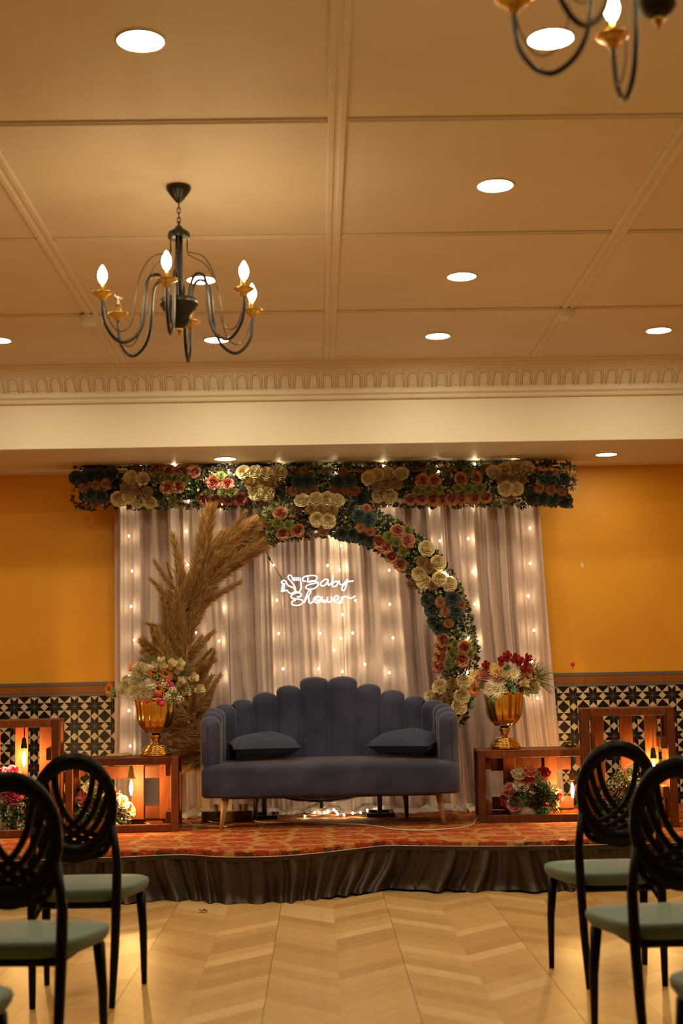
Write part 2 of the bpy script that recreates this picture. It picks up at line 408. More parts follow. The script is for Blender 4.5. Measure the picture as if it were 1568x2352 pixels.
k0 = int((XL-xo)/(4*CELL))
for k in range(k0, 9):
    x = xo+k*4*CELL
    if x < XL or x+4*CELL > XR: continue
    for r in range(2): link('star_tile', stm, wb, Vector((x, WALL_Y-.004, zt-(r+1)*4*CELL))-wb.location)

# ------------------------------------------------------------------ ceiling fittings
def downlight(p, label, grp, lamp='lamp_down'):
    t = empty('downlight', p); tag(t, label, 'downlight', grp)
    b = MB(); b.lathe([(.085, 0), (.085, -.004), (.080, -.007), (.074, -.005), (.074, .0)], 32); b.build('ring', 'white_plastic', t)
    b = MB(); b.poly([(.074*math.cos(a), .074*math.sin(a), -.0045) for a in [2*PI*k/32 for k in range(32)]][::-1]); b.build('diffuser', lamp, t)
G = 'round recessed ceiling lights'
vis = [((323, 92), 'round ceiling light at top left of the picture'), ((1264, 87), 'round ceiling light seen through the corner chandelier arm'), ((1137, 425), 'round ceiling light in the right middle panel, second from the corner chandelier'),
       ((1060, 634), 'round ceiling light in the right half, third from the corner chandelier'), ((1005, 771), 'round ceiling light near the cornice right of the middle batten'), ((1512, 758), 'round ceiling light near the cornice at far right'),
       ((462, 642), 'round ceiling light seen behind the chandelier arms beside its column'), ((497, 780), 'round ceiling light near the cornice below the chandelier'), ((-4, 781), 'round ceiling light cut by the left edge near the cornice')]
dl = []
for (x, y), lb in vis:
    p = cz(x, y); p.z = ZC; downlight(p, lb, G); dl.append(p)
for n_, (x, y) in enumerate([(517, 1053), (1392, 1043)]):
    p = PZ(x, y, ZS); downlight(p, ['round light in the beam underside above the flower garland left half', 'round light in the beam underside right of the garland'][n_], G, 'lamp_soffit')
downlight(Vector((-3.3, 10.1, ZS)), 'round light in the beam underside outside the left edge', G, 'lamp_soffit')
xa, xb = dl[0].x, dl[2].x; dxx = xb-xa
for x, nm in ((xb+dxx*1.0, 'right'), (xa-dxx*1.0, 'left')):
    for y, n2 in ((dl[3].y, 'third'), (dl[2].y, 'second'), (dl[0].y, 'first')):
        downlight(Vector((x, y, ZC)), 'round ceiling light of the outer %s column, %s row, out of frame' % (nm, n2), G)

def detector(p, label):
    t = empty('smoke_detector', p); tag(t, label, 'smoke detector', 'smoke detectors')
    b = MB(); b.lathe([(.052, 0), (.052, -.022), (.046, -.028), (0.001, -.028)], 24); b.build('base', 'white_plastic', t)
    b = MB(); b.lathe([(.038, -.028), (.040, -.04), (.034, -.055), (.02, -.06), (.001, -.06)], 24); b.build('chamber', 'white_plastic', t)
    for k in range(10):
        a = 2*PI*k/10; box_ob('vent_rib', (.039*math.cos(a), .039*math.sin(a), -.043), (.004, .004, .016), 'cream_paint', t, bev=.0008)
p = cz(203, 722); p.z = ZC-.012; detector(p, 'white smoke detector left of the chandelier')
p = cz(1300, 708); p.z = ZC-.012; detector(p, 'white smoke detector on the right ceiling batten')

CH = {}
def chandelier(p, label, off, unlit=()):
    root = empty('chandelier', p); tag(root, label, 'chandelier', 'black candle chandeliers')
    if not CH:
        def mk(nm, fn, mt, sm=True):
            b = MB(); fn(b); CH[nm] = b.mesh(nm, mt, sm)
        mk('canopy', lambda b: b.lathe([(.001, 0), (.052, 0), (.054, -.012), (.046, -.026), (.028, -.05), (.012, -.07), (.001, -.075)], 28), 'black_metal')
        def ch(b):
            for i in range(4):
                z = -.085-i*.022; L = []
                for k in range(12):
                    a = 2*PI*k/12; u = math.cos(a)*.007; v = math.sin(a)*.016
                    L.append((u, 0, z+v) if i % 2 else (0, u, z+v))
                b.tube(L, .0022, 5, closed=True)
            b.tube([(0, 0, -.07), (0, 0, -.082)], .004, 6); b.tube([(0, 0, -.155), (0, 0, -.185)], .005, 6)
        mk('chain', ch, 'dark_bronze')
        mk('cap', lambda b: b.lathe([(.001, -.172), (.012, -.176), (.022, -.19), (.045, -.205), (.048, -.212), (.048, -.230), (.044, -.232), (.02, -.222), (.001, -.222)], 28), 'black_metal')
        mk('column', lambda b: b.lathe([(.001, -.215), (.016, -.215), (.0165, -.3), (.0155, -.42), (.0155, -.53), (.001, -.53)], 20), 'black_metal')
        mk('bowl', lambda b: b.lathe([(.001, -.50), (.075, -.50), (.082, -.505), (.082, -.53), (.074, -.535), (.072, -.545), (.052, -.565), (.045, -.575), (.044, -.60), (.03, -.62), (.012, -.63), (.001, -.63)], 32), 'black_metal')
        mk('finial', lambda b: b.lathe([(.012, -.628), (.014, -.636), (.006, -.645), (.005, -.652), (.001, -.662)], 14), 'brass')
        A = catmull([(.055, 0, -.51), (.065, 0, -.44), (.09, 0, -.405), (.125, 0, -.412), (.145, 0, -.45), (.155, 0, -.55), (.168, 0, -.63), (.20, 0, -.685), (.25, 0, -.712), (.292, 0, -.695), (.328, 0, -.645), (.34, 0, -.59), (.342, 0, -.54)], 5)
        mk('arm', lambda b: b.tube(A, .0072, 8), 'black_metal')
        Wr = catmull([(.042, .004, -.225), (.042, .004, -.29), (.065, .004, -.305), (.13, .006, -.335), (.18, .008, -.42), (.20, .01, -.52), (.215, .01, -.62), (.25, .01, -.665), (.292, .01, -.66), (.325, .008, -.60), (.338, .004, -.545)], 5)
        mk('wire', lambda b: b.tube(Wr, .0024, 5), 'dark_bronze')
        def dish(b):
            b.lathe([(.001, -.545), (.013, -.543), (.018, -.53), (.03, -.522), (.045, -.512), (.046, -.508), (.03, -.514), (.012, -.516), (.001, -.516)], 24, (.342, 0, 0), lobes=8, depth=.10)
        mk('drip_dish', dish, 'brass')
        mk('candle_sleeve', lambda b: b.lathe([(.0125, -.518), (.0125, -.470), (.001, -.470)], 14, (.342, 0, 0)), 'brass')
        BP = [(.009, -.470), (.012, -.464), (.0185, -.448), (.0200, -.436), (.0175, -.420), (.011, -.406), (.005, -.396), (.001, -.391)]
        mk('bulb', lambda b: b.lathe(BP, 16, (.342, 0, 0)), 'lamp_candle')
        mk('dead_bulb', lambda b: b.lathe(BP, 16, (.342, 0, 0)), 'bulb_glass')
        mk('stem_glass', lambda b: b.lathe([(.006, -.470), (.004, -.44), (.001, -.435)], 8, (.342, 0, 0)), 'white_plastic')
    for nm in ('canopy', 'chain', 'cap', 'column', 'bowl', 'finial'): link(nm, CH[nm], root)
    for k in range(6):
        a = link('arm', CH['arm'], root); a.rotation_euler = (0, 0, off+k*PI/3)
        link('wire', CH['wire'], a); link('drip_dish', CH['drip_dish'], a); link('candle_sleeve', CH['candle_sleeve'], a)
        if k in unlit:
            q = link('bulb', CH['dead_bulb'], a); q['label'] = 'unlit clear candle bulb'; link('bulb_stem', CH['stem_glass'], a)
        else: link('bulb', CH['bulb'], a)
    return root
p = cz(410, 428); p.z = ZC-.001
chandelier(p, 'black six arm candle chandelier hanging whole in the left half', R_(-93), unlit=(4,))
p2 = PZ(1512, 70, ZC-.66); p2.z = ZC-.001
chandelier(p2, 'blurred black chandelier cut by the top right corner', R_(-85))

# ------------------------------------------------------------------ stage
edge_px = [(-420, 1982), (0, 1974), (260, 1966), (330, 1963), (420, 1960), (520, 1965), (640, 1963), (740, 1955), (880, 1940), (960, 1940), (1100, 1941), (1300, 1939), (1568, 1932), (2000, 1922)]
EDGE = catmull([PZ(x, y-11, STAGE_Z) for x, y in edge_px], 10)
def edge_y(x):
    for i in range(len(EDGE)-1):
        if EDGE[i].x <= x <= EDGE[i+1].x:
            t = (x-EDGE[i].x)/max(1e-6, EDGE[i+1].x-EDGE[i].x); return EDGE[i].y*(1-t)+EDGE[i+1].y*t
    return EDGE[0].y if x < EDGE[0].x else EDGE[-1].y
SX0, SX1 = -2.85, 3.05
st = empty('stage', (0, 8.4, 0)); tag(st, 'low stage platform with pleated dark brown skirt along its front', 'stage')
b = MB(); nx = 60
rowsY = lambda x, v: edge_y(x)+.035+(WALL_Y-.02-edge_y(x)-.035)*v
b.grid(lambda u, v: (SX0+(SX1-SX0)*u, rowsY(SX0+(SX1-SX0)*u, v)-8.4, STAGE_Z-.012), nx, 2)
b.grid(lambda u, v: (SX0+(SX1-SX0)*u, rowsY(SX0+(SX1-SX0)*u, 0)-8.4, .004+(STAGE_Z-.016)*v), nx, 2)
for x in (SX0, SX1): b.poly([(x, rowsY(x, 0)-8.4, .004), (x, WALL_Y-.03-8.4, .004), (x, WALL_Y-.03-8.4, STAGE_Z-.012), (x, rowsY(x, 0)-8.4, STAGE_Z-.012)])
b.build('platform', 'leg_dark', st, smooth=False)
def skirt(u, v):
    x = SX0+(SX1-SX0)*u; d = v
    sw = x*1.0+.05*d*math.sin(x*3.1)+.08*d*d*math.sin(x*1.7+1)+.02*d*math.sin(x*9)
    ph = sw*2*PI/.115+2.4*math.sin(sw*5.3)+1.5*math.sin(sw*11.7+2)
    a = .012+.036*d
    big = .022*d*math.sin(sw*2*PI/.31+1.2*math.sin(sw*7))
    gather = .006*math.sin(sw*2*PI/.052+1.5*math.sin(sw*8))*(1-d*.6)
    y = edge_y(x)-.012-.014*d-gather-a*(.6*math.copysign(abs(math.sin(ph))**.7, math.sin(ph))+.4*math.sin(ph*.5+1.3))-big-.028*max(0, d-.8)**1*5*(.3+.5*math.sin(ph*.5)**2)
    z = STAGE_Z-.055-(STAGE_Z-.058)*d
    if d > .92: z = .003+.006*(1+math.sin(ph*.5))*(1-d)/.08
    return (x, y-8.4, z)
b = MB(); b.grid(skirt, 900, 16); so = b.build('skirt', 'skirt_brown', st)
b = MB(); b.grid(lambda u, v: (SX0+(SX1-SX0)*u, edge_y(SX0+(SX1-SX0)*u)-.016-8.4, STAGE_Z-.034-.026*v), 160, 2)
b.grid(lambda u, v: (SX0+(SX1-SX0)*u, edge_y(SX0+(SX1-SX0)*u)-.016+.02*v-8.4, STAGE_Z-.034), 160, 2); b.build('skirt_band', 'skirt_band', st)
b = MB(); b.tube([(x, edge_y(x)-.018-8.4, STAGE_Z-.033) for x in [SX0+(SX1-SX0)*k/160 for k in range(161)]], .0022, 5); b.build('piping', 'cable_white', st)
ca = empty('carpet', (0, 9.4, STAGE_Z)); tag(ca, 'red and gold patterned carpet covering the stage top', 'carpet')
b = MB(); rows = [0, .15, .4, .7, 1]
b.grid(lambda u, v: (SX0+(SX1-SX0)*u, edge_y(SX0+(SX1-SX0)*u)*(1-v)+(WALL_Y-.03)*v-9.4, 0), 120, 8)
b.grid(lambda u, v: (SX0+(SX1-SX0)*u, edge_y(SX0+(SX1-SX0)*u)-.012*math.sin(v*PI/2)-9.4, -.034*v*v-.004*v), 120, 5, m=0)
b.build('carpet_top', ['carpet_red', 'carpet_edge'], ca)
# dark medallions woven along the front fold
for x0 in [SX0+.1+k*.235 for k in range(24)]:
    b = MB()
    wv = rnd.uniform(.05, .1)
    b.grid(lambda u, v: (x0+wv*(u-.5)*2, edge_y(x0+wv*(u-.5)*2)-.0132-9.4, -.009-.024*v), 8, 2); q = b.build('border_motif', 'carpet_edge', ca)
for (x, y, lw) in ((1195, 1935, .05), (1290, 1930, .04)):
    p = PZ(x, y, STAGE_Z); b = MB()
    b.grid(lambda u, v: (p.x+lw*(u-.5), (p.y-.02+.12*v)-9.4, .0015+.002*math.sin(u*9)*math.sin(v*7)), 6, 6); b.build('clear_tape', 'tape', ca)

# ------------------------------------------------------------------ curtain backdrop
CY = 10.57
cl_t, cl_b = PY(262, 1160, CY).x, PY(262, 1700, CY).x; cr_t, cr_b = PY(1238, 1160, CY).x, PY(1294, 1700, CY).x
CTOP, CB0 = 2.76, STAGE_Z+.004
def cur(s, z):
    d = (CTOP-z)/(CTOP-CB0)
    x = (cl_t+(cl_b-cl_t)*d)*(1-s)+(cr_t+(cr_b-cr_t)*d*(.55+.45*d))*s
    q = s*3.2
    wig = q+.018*math.sin(z*1.6+q*4)*d+.010*math.sin(z*3.7+q*9)*d
    ph = wig*2*PI/.118+1.7*math.sin(wig*4.7)+1.1*math.sin(wig*10.3+1)
    f = math.sin(ph); f = math.copysign(abs(f)**.7, f)
    y = .028*f*(.75+.35*math.sin(wig*3.3))+.014*math.sin(ph*.37+2)+.008*math.sin(ph*2.3+z)
    dr = max(0, (s-.86)/.14)
    y += .02*dr*math.sin(ph*1.4)
    if d > .975: y -= (d-.975)/.025*(.05+.035*math.sin(ph*.5)+.02*math.sin(q*31))
    return Vector((x, CY+y, z))
cuts = [0, .265, .52, .775, 1.0]
names = ['dusty pink curtain panel at the left end behind the left urn', 'dusty pink curtain panel behind the neon sign', 'dusty pink curtain panel behind the right half of the sofa back', 'dusty pink curtain panel at the right end behind the right urn']
for i in range(4):
    s0, s1 = cuts[i], cuts[i+1]+(.004 if i < 3 else 0)
    root = empty('curtain', (0, CY, STAGE_Z)); tag(root, names[i], 'curtain', 'backdrop curtain panels')
    b = MB(); off = Vector((0, CY, STAGE_Z)); dyy = (-.006 if i % 2 else .006)
    b.grid(lambda u, v: cur(s0+(s1-s0)*u, CTOP-(CTOP-CB0)*v)-off+Vector((0, dyy, 0)), 190, 70)
    b.build('cloth', 'curtain', root)
    # gathered cloth lying on the stage
    b = MB(); rr = random.Random(i)
    ph1, ph2 = rr.random()*6, rr.random()*6
    def pud(u, v):
        s = s0+(s1-s0)*u; p = cur(s, CB0)
        wv = .09+.05*math.sin(s*23+ph1)+.03*math.sin(s*61+ph2)
        h = (.030+.016*math.sin(s*47+ph2)+.012*math.sin(s*133+9*v+ph1))*math.sin(PI*min(1, v*.9+.1))+.006*math.sin(40*v+s*60)*math.sin(PI*v)
        return Vector((p.x+.01*math.sin(v*9+s*40), p.y+.05-v*(wv+.06), max(.003, h)))-Vector((0, CY, 0))
    b.grid(pud, 150, 16); b.build('hem', 'puddle', root)
rod = MB(); rod.tube([(cl_t-.15, CY+.03, CTOP+.012), (cr_t+.1, CY+.03, CTOP+.012)], .014, 10)
tag(rod.build('curtain_rod', 'silver'), 'thin rod holding the backdrop curtain behind the flower garland', 'curtain rod')

# ------------------------------------------------------------------ flowers
FM = {}
def petal(b, phi, rb, L, tilt, wid, m, curl=.25, cup=.5):
    def fn(u, v):
        uu = (u-.5)*2; wv = wid*(math.sin(PI*min(.97, .22+v*.62))**.8)
        a = phi+uu*wv*(1 if rb > .05 else 1.1)
        t = tilt+curl*v*v*1.3
        rho = rb+L*v*math.sin(t)-cup*.06*(1-uu*uu)*0
        z = L*v*math.cos(t)-.10*uu*uu*v*L*1.4
        return (max(.02, rho)*math.cos(a), max(.02, rho)*math.sin(a), z)
    b.grid(fn, 5, 4, m)
def flower(kind, pal, var=0):
    """unit flower: radius about 1 (scaled when placed), facing +Z"""
    key = (kind, pal, var)
    if key in FM: return FM[key]
    r = random.Random(sum(map(ord, kind))*7+var*31+len(pal)); b = MB()
    if kind == 'rose':
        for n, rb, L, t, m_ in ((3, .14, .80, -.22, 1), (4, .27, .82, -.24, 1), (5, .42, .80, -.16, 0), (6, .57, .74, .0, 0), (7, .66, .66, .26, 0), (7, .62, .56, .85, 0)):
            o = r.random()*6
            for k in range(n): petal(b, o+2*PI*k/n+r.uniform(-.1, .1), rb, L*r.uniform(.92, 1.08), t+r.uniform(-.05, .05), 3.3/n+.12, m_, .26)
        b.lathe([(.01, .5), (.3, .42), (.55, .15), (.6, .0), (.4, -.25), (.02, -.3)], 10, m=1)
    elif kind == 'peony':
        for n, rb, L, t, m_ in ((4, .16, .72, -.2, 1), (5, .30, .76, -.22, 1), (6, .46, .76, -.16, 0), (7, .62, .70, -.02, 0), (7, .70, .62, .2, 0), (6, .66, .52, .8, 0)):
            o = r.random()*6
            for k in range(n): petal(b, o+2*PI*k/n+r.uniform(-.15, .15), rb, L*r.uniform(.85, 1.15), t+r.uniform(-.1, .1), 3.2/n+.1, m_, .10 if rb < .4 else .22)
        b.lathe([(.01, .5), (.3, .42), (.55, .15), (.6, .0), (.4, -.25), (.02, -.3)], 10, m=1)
    elif kind == 'mum':
        N = 120
        for i in range(N):
            c = 1-1.15*(i+.5)/N; s_ = math.sqrt(max(0, 1-c*c)); a = i*2.39996+r.uniform(-.1, .1)
            d = Vector((s_*math.cos(a), s_*math.sin(a), c)); t = Vector((-math.sin(a), math.cos(a), 0)); n = d.cross(t)
            L = r.uniform(.86, 1.06); k = b.v.__len__(); wv = .095
            b.v += [tuple(d*.45-t*.03), tuple(d*.45+t*.03), tuple(d*.82*L+t*wv+n*.02), tuple(d*1.0*L+n*.10), tuple(d*.82*L-t*wv+n*.02)]
            b.face((k, k+1, k+2, k+4), 1 if i < N*.10 else 0); b.face((k+4, k+2, k+3), 1 if (i < N*.12 or i % 7 == 0) else 0)
        b.lathe([(.02, .55), (.35, .45), (.52, .2), (.55, 0), (.5, -.2), (.02, -.35)], 10, m=1)
    elif kind == 'daisy':
        for lay, (n, L, tl) in enumerate(((17, 1.0, 1.35), (13, .82, 1.12))):
            for i in range(n):
                a = 2*PI*i/n+lay*.2+r.uniform(-.05, .05); d = Vector((math.cos(a), math.sin(a), 0)); t = Vector((-math.sin(a), math.cos(a), 0)); Z = Vector((0, 0, 1))
                tl2 = tl+r.uniform(-.1, .1); k = len(b.v); ax = d*math.sin(tl2)+Z*math.cos(tl2)
                P = [ax*.15-t*.04, ax*.15+t*.04, ax*.65*L+t*.125+Z*.05, ax*L*.95+t*.07, ax*L*1.02, ax*L*.95-t*.07, ax*.65*L-t*.125+Z*.05]
                b.v += [tuple(p) for p in P]; b.face((k, k+1, k+2, k+6), 0); b.face((k+6, k+2, k+3, k+5), 0); b.face((k+5, k+3, k+4), 0)
        b.lathe([(.30, .05), (.28, .16), (.16, .22), (.01, .24)], 14, m=1); b.lathe([(.3, .05), (.05, -.2), (.01, -.2)], 8, m=2)
    elif kind == 'bud':
        for n, rb, L, t, m_ in ((3, .08, 1.5, .04, 0), (4, .22, 1.5, .12, 0), (5, .36, 1.45, .14, 0)):
            o = r.random()*6
            for k in range(n): petal(b, o+2*PI*k/n, rb, L*r.uniform(.93, 1.05), t, 2.6/n+.25, m_, .12)
        b.lathe([(.02, .75), (.3, .7), (.5, .3), (.52, .1), (.35, -.15), (.05, -.25)], 12, m=0)
        for k in range(5):
            a = 2*PI*k/5; d = Vector((math.cos(a), math.sin(a), 0)); t = Vector((-math.sin(a), math.cos(a), 0)); kk = len(b.v)
            b.v += [tuple(d*.1+Vector((0, 0, -.3))), tuple(d*.50+t*.16+Vector((0, 0, -.02))), tuple(d*.62+Vector((0, 0, .45))), tuple(d*.50-t*.16+Vector((0, 0, -.02)))]
            b.face((kk, kk+1, kk+2, kk+3), 2)
    elif kind == 'berry':
        b.lathe([(.01, 1), (.5, .86), (.85, .5), (1, 0), (.85, -.5), (.5, -.86), (.01, -1)], 14, m=0)
    elif kind == 'cluster':
        for i in range(26):
            c = 1-1.1*(i+.5)/26; s_ = math.sqrt(max(0, 1-c*c)); a = i*2.39996
            d = Vector((s_*math.cos(a), s_*math.sin(a), c))*r.uniform(.7, 1.0); q = d.normalized(); t = q.orthogonal().normalized(); w_ = q.cross(t)
            for k in range(5):
                aa = 2*PI*k/5; e = t*math.cos(aa)+w_*math.sin(aa); f_ = t*math.cos(aa+1.2)+w_*math.sin(aa+1.2); kk = len(b.v)
                b.v += [tuple(d), tuple(d+e*.16+q*.08), tuple(d+(e+f_)*.14+q*.10), tuple(d+f_*.16+q*.06)]
                b.face((kk, kk+1, kk+2, kk+3), 0 if k % 5 else 1)
        b.lathe([(.01, .6), (.5, .3), (.6, 0), (.3, -.4), (.01, -.5)], 10, m=1)
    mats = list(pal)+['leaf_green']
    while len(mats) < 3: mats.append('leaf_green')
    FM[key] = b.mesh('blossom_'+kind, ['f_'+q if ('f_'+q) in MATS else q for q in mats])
    return FM[key]
PAL = dict(cr=('rose', ('cream', 'cream2'), .043, 'cream_rose'), ta=('mum', ('tan', 'tan2'), .040, 'tan_mum'), pk=('peony', ('peachy', 'pink2'), .040, 'pink_peony'), pi=('peony', ('pink', 'pink2'), .040, 'pink_peony'),
           gr=('mum', ('green', 'green2'), .038, 'green_mum'), te=('rose', ('teal', 'teal2'), .042, 'teal_rose'), pe=('mum', ('peach', 'peach2'), .038, 'peach_mum'), co=('mum', ('coral', 'peach2'), .038, 'coral_mum'),
           wm=('mum', ('white', 'cream'), .045, 'white_mum'), wd=('daisy', ('white', 'yellow'), .042, 'white_daisy'), yd=('daisy', ('yellow', 'yellow'), .042, 'yellow_daisy'), od=('daisy', ('orange', 'brown'), .038, 'orange_daisy'),
           cb=('bud', ('cream', 'cream'), .032, 'cream_rosebud'), rb=('bud', ('red', 'red2'), .031, 'red_rosebud'), rp=('rose', ('rosepink', 'rosepink'), .036, 'pink_rose'), pr=('rose', ('peach', 'peachy'), .040, 'peach_rose'),
           pt=('berry', ('hotpink',), .016, 'pink_berry'), wb=('cluster', ('white', 'cream2'), .03, 'white_blossom_cluster'), rr=('peony', ('red', 'red2'), .042, 'red_rose'), cn=('peony', ('white', 'cream'), .046, 'cream_ranunculus'),
           gf=('cluster', ('green', 'leaf_green'), .034, 'green_filler_spray'), ma=('peony', ('magenta', 'hotpink'), .05, 'magenta_peony'), pp=('peony', ('rosepink', 'coral'), .044, 'blush_rose'), wf=('cluster', ('white', 'leaf_green'), .036, 'white_filler_spray'))
def put(code, parent, p, normal, scale=1):
    kind, pal, rad, nm = PAL[code]
    o = link(nm, flower(kind, pal, rnd.randrange(3)), parent, Vector(p)-parent.location)
    n = Vector(normal).normalized()+Vector((rnd.uniform(-.22, .22), rnd.uniform(-.1, .1), rnd.uniform(-.22, .22)))
    aim(o, n, rnd.random()*6.28, rad*scale*1.22*rnd.uniform(.93, 1.07)); return o
def leaf(b, p, d, n, L, wd, m, fold=.25):
    p, d, n = Vector(p), Vector(d).normalized(), Vector(n); s = d.cross(n)
    s = s.normalized() if s.length > 1e-5 else d.orthogonal().normalized(); n = s.cross(d); k = len(b.v)
    b.v += [tuple(p), tuple(p+d*L*.35+s*wd*.5+n*wd*fold), tuple(p+d*L*.75+s*wd*.36+n*wd*fold*.5), tuple(p+d*L-n*L*.08), tuple(p+d*L*.75-s*wd*.36+n*wd*fold*.5), tuple(p+d*L*.35-s*wd*.5+n*wd*fold), tuple(p+d*L*.5)]
    b.face((k, k+1, k+2, k+6), m); b.face((k+6, k+2, k+3), m); b.face((k+6, k+3, k+4), m); b.face((k, k+6, k+4, k+5), m)
def sprig(b, p, n, R, mats, k=6, L=(.018, .032), wr=.62):
    n = Vector(n).normalized(); t = n.orthogonal().normalized(); s = n.cross(t)
    for i in range(k):
        a = rnd.random()*2*PI; e = rnd.uniform(.2, 1.2); d = n*math.cos(e)+(t*math.cos(a)+s*math.sin(a))*math.sin(e)
        q = Vector(p)+d*rnd.uniform(0, R)+(t*rnd.uniform(-1, 1)+s*rnd.uniform(-1, 1))*R*.8
        l = rnd.uniform(*L); leaf(b, q, d, n, l, l*wr, rnd.choice(mats))

# --- top garland
GY, GR = 10.40, .15
gl, gr_ = PY(170, 1119, GY), PY(1316, 1112, GY)
ga = empty('flower_garland', ((gl.x+gr_.x)/2, GY, (gl.z+gr_.z)/2)); tag(ga, 'long horizontal garland of cream, pink and teal artificial flowers above the curtain', 'flower garland')
def gz(x): return gl.z+(gr_.z-gl.z)*(x-gl.x)/(gr_.x-gl.x)
b = MB(); b.tube([(gl.x+.05-ga.location.x, 0, gz(gl.x)-ga.location.z), (gr_.x-.05-ga.location.x, 0, gz(gr_.x)-ga.location.z)], .10, 14); b.build('foam_core', 'foam_green', ga)
GF = """te 175 1098 208 1094 229 1091 255 1090 208 1134 231 1139 687 1108 708 1106 778 1107 801 1106 831 1145 1253 1101 1290 1103 1222 1143 1245 1143 1270 1145 1297 1149
pe 194 1121 221 1116 243 1112 221 1155 697 1083 673 1128 697 1127 719 1125 786 1087 1270 1088 1238 1121 1264 1125 1289 1128
co 767 1128 792 1123 816 1127
cr 301 1099 326 1101 273 1145 296 1141 316 1150 345 1152 560 1087 588 1087 613 1090 640 1088 587 1132 613 1133 846 1099 867 1091 891 1090 922 1089 870 1138 894 1138 1134 1086 1158 1079 1183 1076 1208 1077 1161 1121 1184 1122
ta 312 1079 289 1121 314 1124 338 1129 575 1111 601 1108 625 1113 603 1147 862 1115 887 1112 910 1112 880 1149 1151 1101 1173 1101 1196 1101 1171 1140
pk 362 1079 388 1082 416 1082 443 1085 384 1119 410 1118 970 1105 996 1104 942 1146 969 1145 994 1146 1016 1146 1038 1144 1059 1145 1089 1144 1115 1141 1059 1101 1093 1098
pi 489 1110 522 1113 471 1146 495 1147 522 1146 551 1145
gr 375 1102 401 1101 425 1103 399 1145 507 1096 481 1130 512 1130 533 1130 984 1086 958 1127 983 1123 1007 1124 1073 1087 1052 1121 1075 1121 1102 1121"""
def surf(x, y):
    Yv = GY-GR
    for _ in range(3):
        p = PY(x, y, Yv); v = max(-.97, min(.97, (p.z-gz(p.x))/GR)); Yv = GY-GR*math.sqrt(1-v*v)
    return PY(x, y, Yv), v
for line in GF.split('\n'):
    t = line.split(); c = t[0]
    for i in range(1, len(t), 2):
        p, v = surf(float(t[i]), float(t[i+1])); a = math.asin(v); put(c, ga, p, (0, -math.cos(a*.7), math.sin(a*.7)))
b = MB(); n = 0
LM = (0, 0, 0, 1, 2, 3, 3)
for i in range(1300):
    x = rnd.uniform(gl.x+.02, gr_.x-.02); a = rnd.uniform(-1.75, 1.7); q = rnd.uniform(.80, .98)
    nrm = Vector((rnd.uniform(-.2, .2), -math.cos(a), math.sin(a)))
    if x < gl.x+.05: nrm.x -= .9
    if x > gr_.x-.05: nrm.x += .9
    p = Vector((x, GY-math.cos(a)*GR*q, gz(x)+math.sin(a)*GR*q))-ga.location
    zone = math.sin(x*5.3+1)+math.sin(x*11.1); ms = (0, 0, 1, 2, 2) if zone > .3 else (0, 0, 3, 3, 0, 2) if zone > -.8 else (0, 3, 3, 2)
    sprig(b, p, nrm, .022, ms, 7, (.02, .036))
fo = b.build('foliage', ['leaf_dark', 'leaf_green', 'leaf_pale', 'leaf_wine'], ga, smooth=False); fo['kind'] = 'stuff'

# --- round arch: metal ring, feet, flowers and pampas
AY = 10.17
ac = PY(733, 1510, AY); AR = 1.005
def arcp(deg, r=AR, y=0): return Vector((r*math.cos(R_(deg)), y, r*math.sin(R_(deg))))
ar = empty('flower_arch', (ac.x, AY, STAGE_Z)); tag(ar, 'round black metal arch dressed with flowers on its right and pampas on its left', 'flower arch')
C0 = Vector((0, 0, ac.z-STAGE_Z))
b = MB(); b.tube([C0+arcp(k*5) for k in range(72)], .013, 8, closed=True); b.build('ring', 'black_metal', ar)
b = MB(); b.tube([C0+arcp(k*5, AR-.0, .16) for k in range(72)], .013, 8, closed=True); b.build('ring', 'black_metal', ar)
for k in range(0, 24): 
    b = MB(); b.tube([C0+arcp(k*15), C0+arcp(k*15, AR, .16)], .008, 6); b.build('cross_bar', 'black_metal', ar)
for sx, px in ((-1, 606), (1, 873)):
    xq = PY(px, 1860, AY).x-ac.x
    box_ob('upright', (xq, .08, .13), (.035, .035, .24), 'black_metal', ar); 
    for dy_ in (-.06, .22): box_ob('foot_bar', (xq, dy_, .016), (.20, .03, .026), 'black_metal', ar)
    for dx_ in (-.085, .085): box_ob('foot_bar', (xq+dx_, .08, .016), (.03, .26, .026), 'black_metal', ar)
box_ob('stay', (PY(738, 1840, AY).x-ac.x, 0, ac.z-STAGE_Z-AR-.02), (.025, .025, .06), 'black_metal', ar)
b = MB(); b.tube([C0+arcp(a, AR-.01, .02) for a in range(-26, 112, 3)], .085, 12); b.build('foam_core', 'foam_green', ar)
AF = """gr 630 1166 637 1201 662 1207 934 1221 891 1234 910 1246 925 1267 1045 1482 1041 1503 1032 1526 1076 1502
pk 644 1180 649 1225 682 1217 913 1222 936 1243 871 1245 886 1258 900 1278 920 1296 1019 1471 1015 1489 1066 1488 1012 1511 1061 1516
pi 1008 1531
cr 695 1152 727 1148 752 1147 772 1152 728 1193 753 1197 978 1261 1005 1294 963 1319 974 1335 1009 1331 1031 1342 1011 1579 1064 1566 1059 1599 991 1604 1053 1623
ta 714 1171 739 1171 762 1174 742 1217 969 1291 986 1304 947 1341 994 1343 1039 1572 1008 1599 1033 1598 1022 1612
pe 841 1170 829 1212 849 1220 1012 1383 1056 1388 1024 1405 1031 1431
te 824 1187 845 1195 787 1227 812 1228 833 1233 851 1241 983 1379 1039 1379 993 1401 1046 1409 999 1428 1011 1444"""
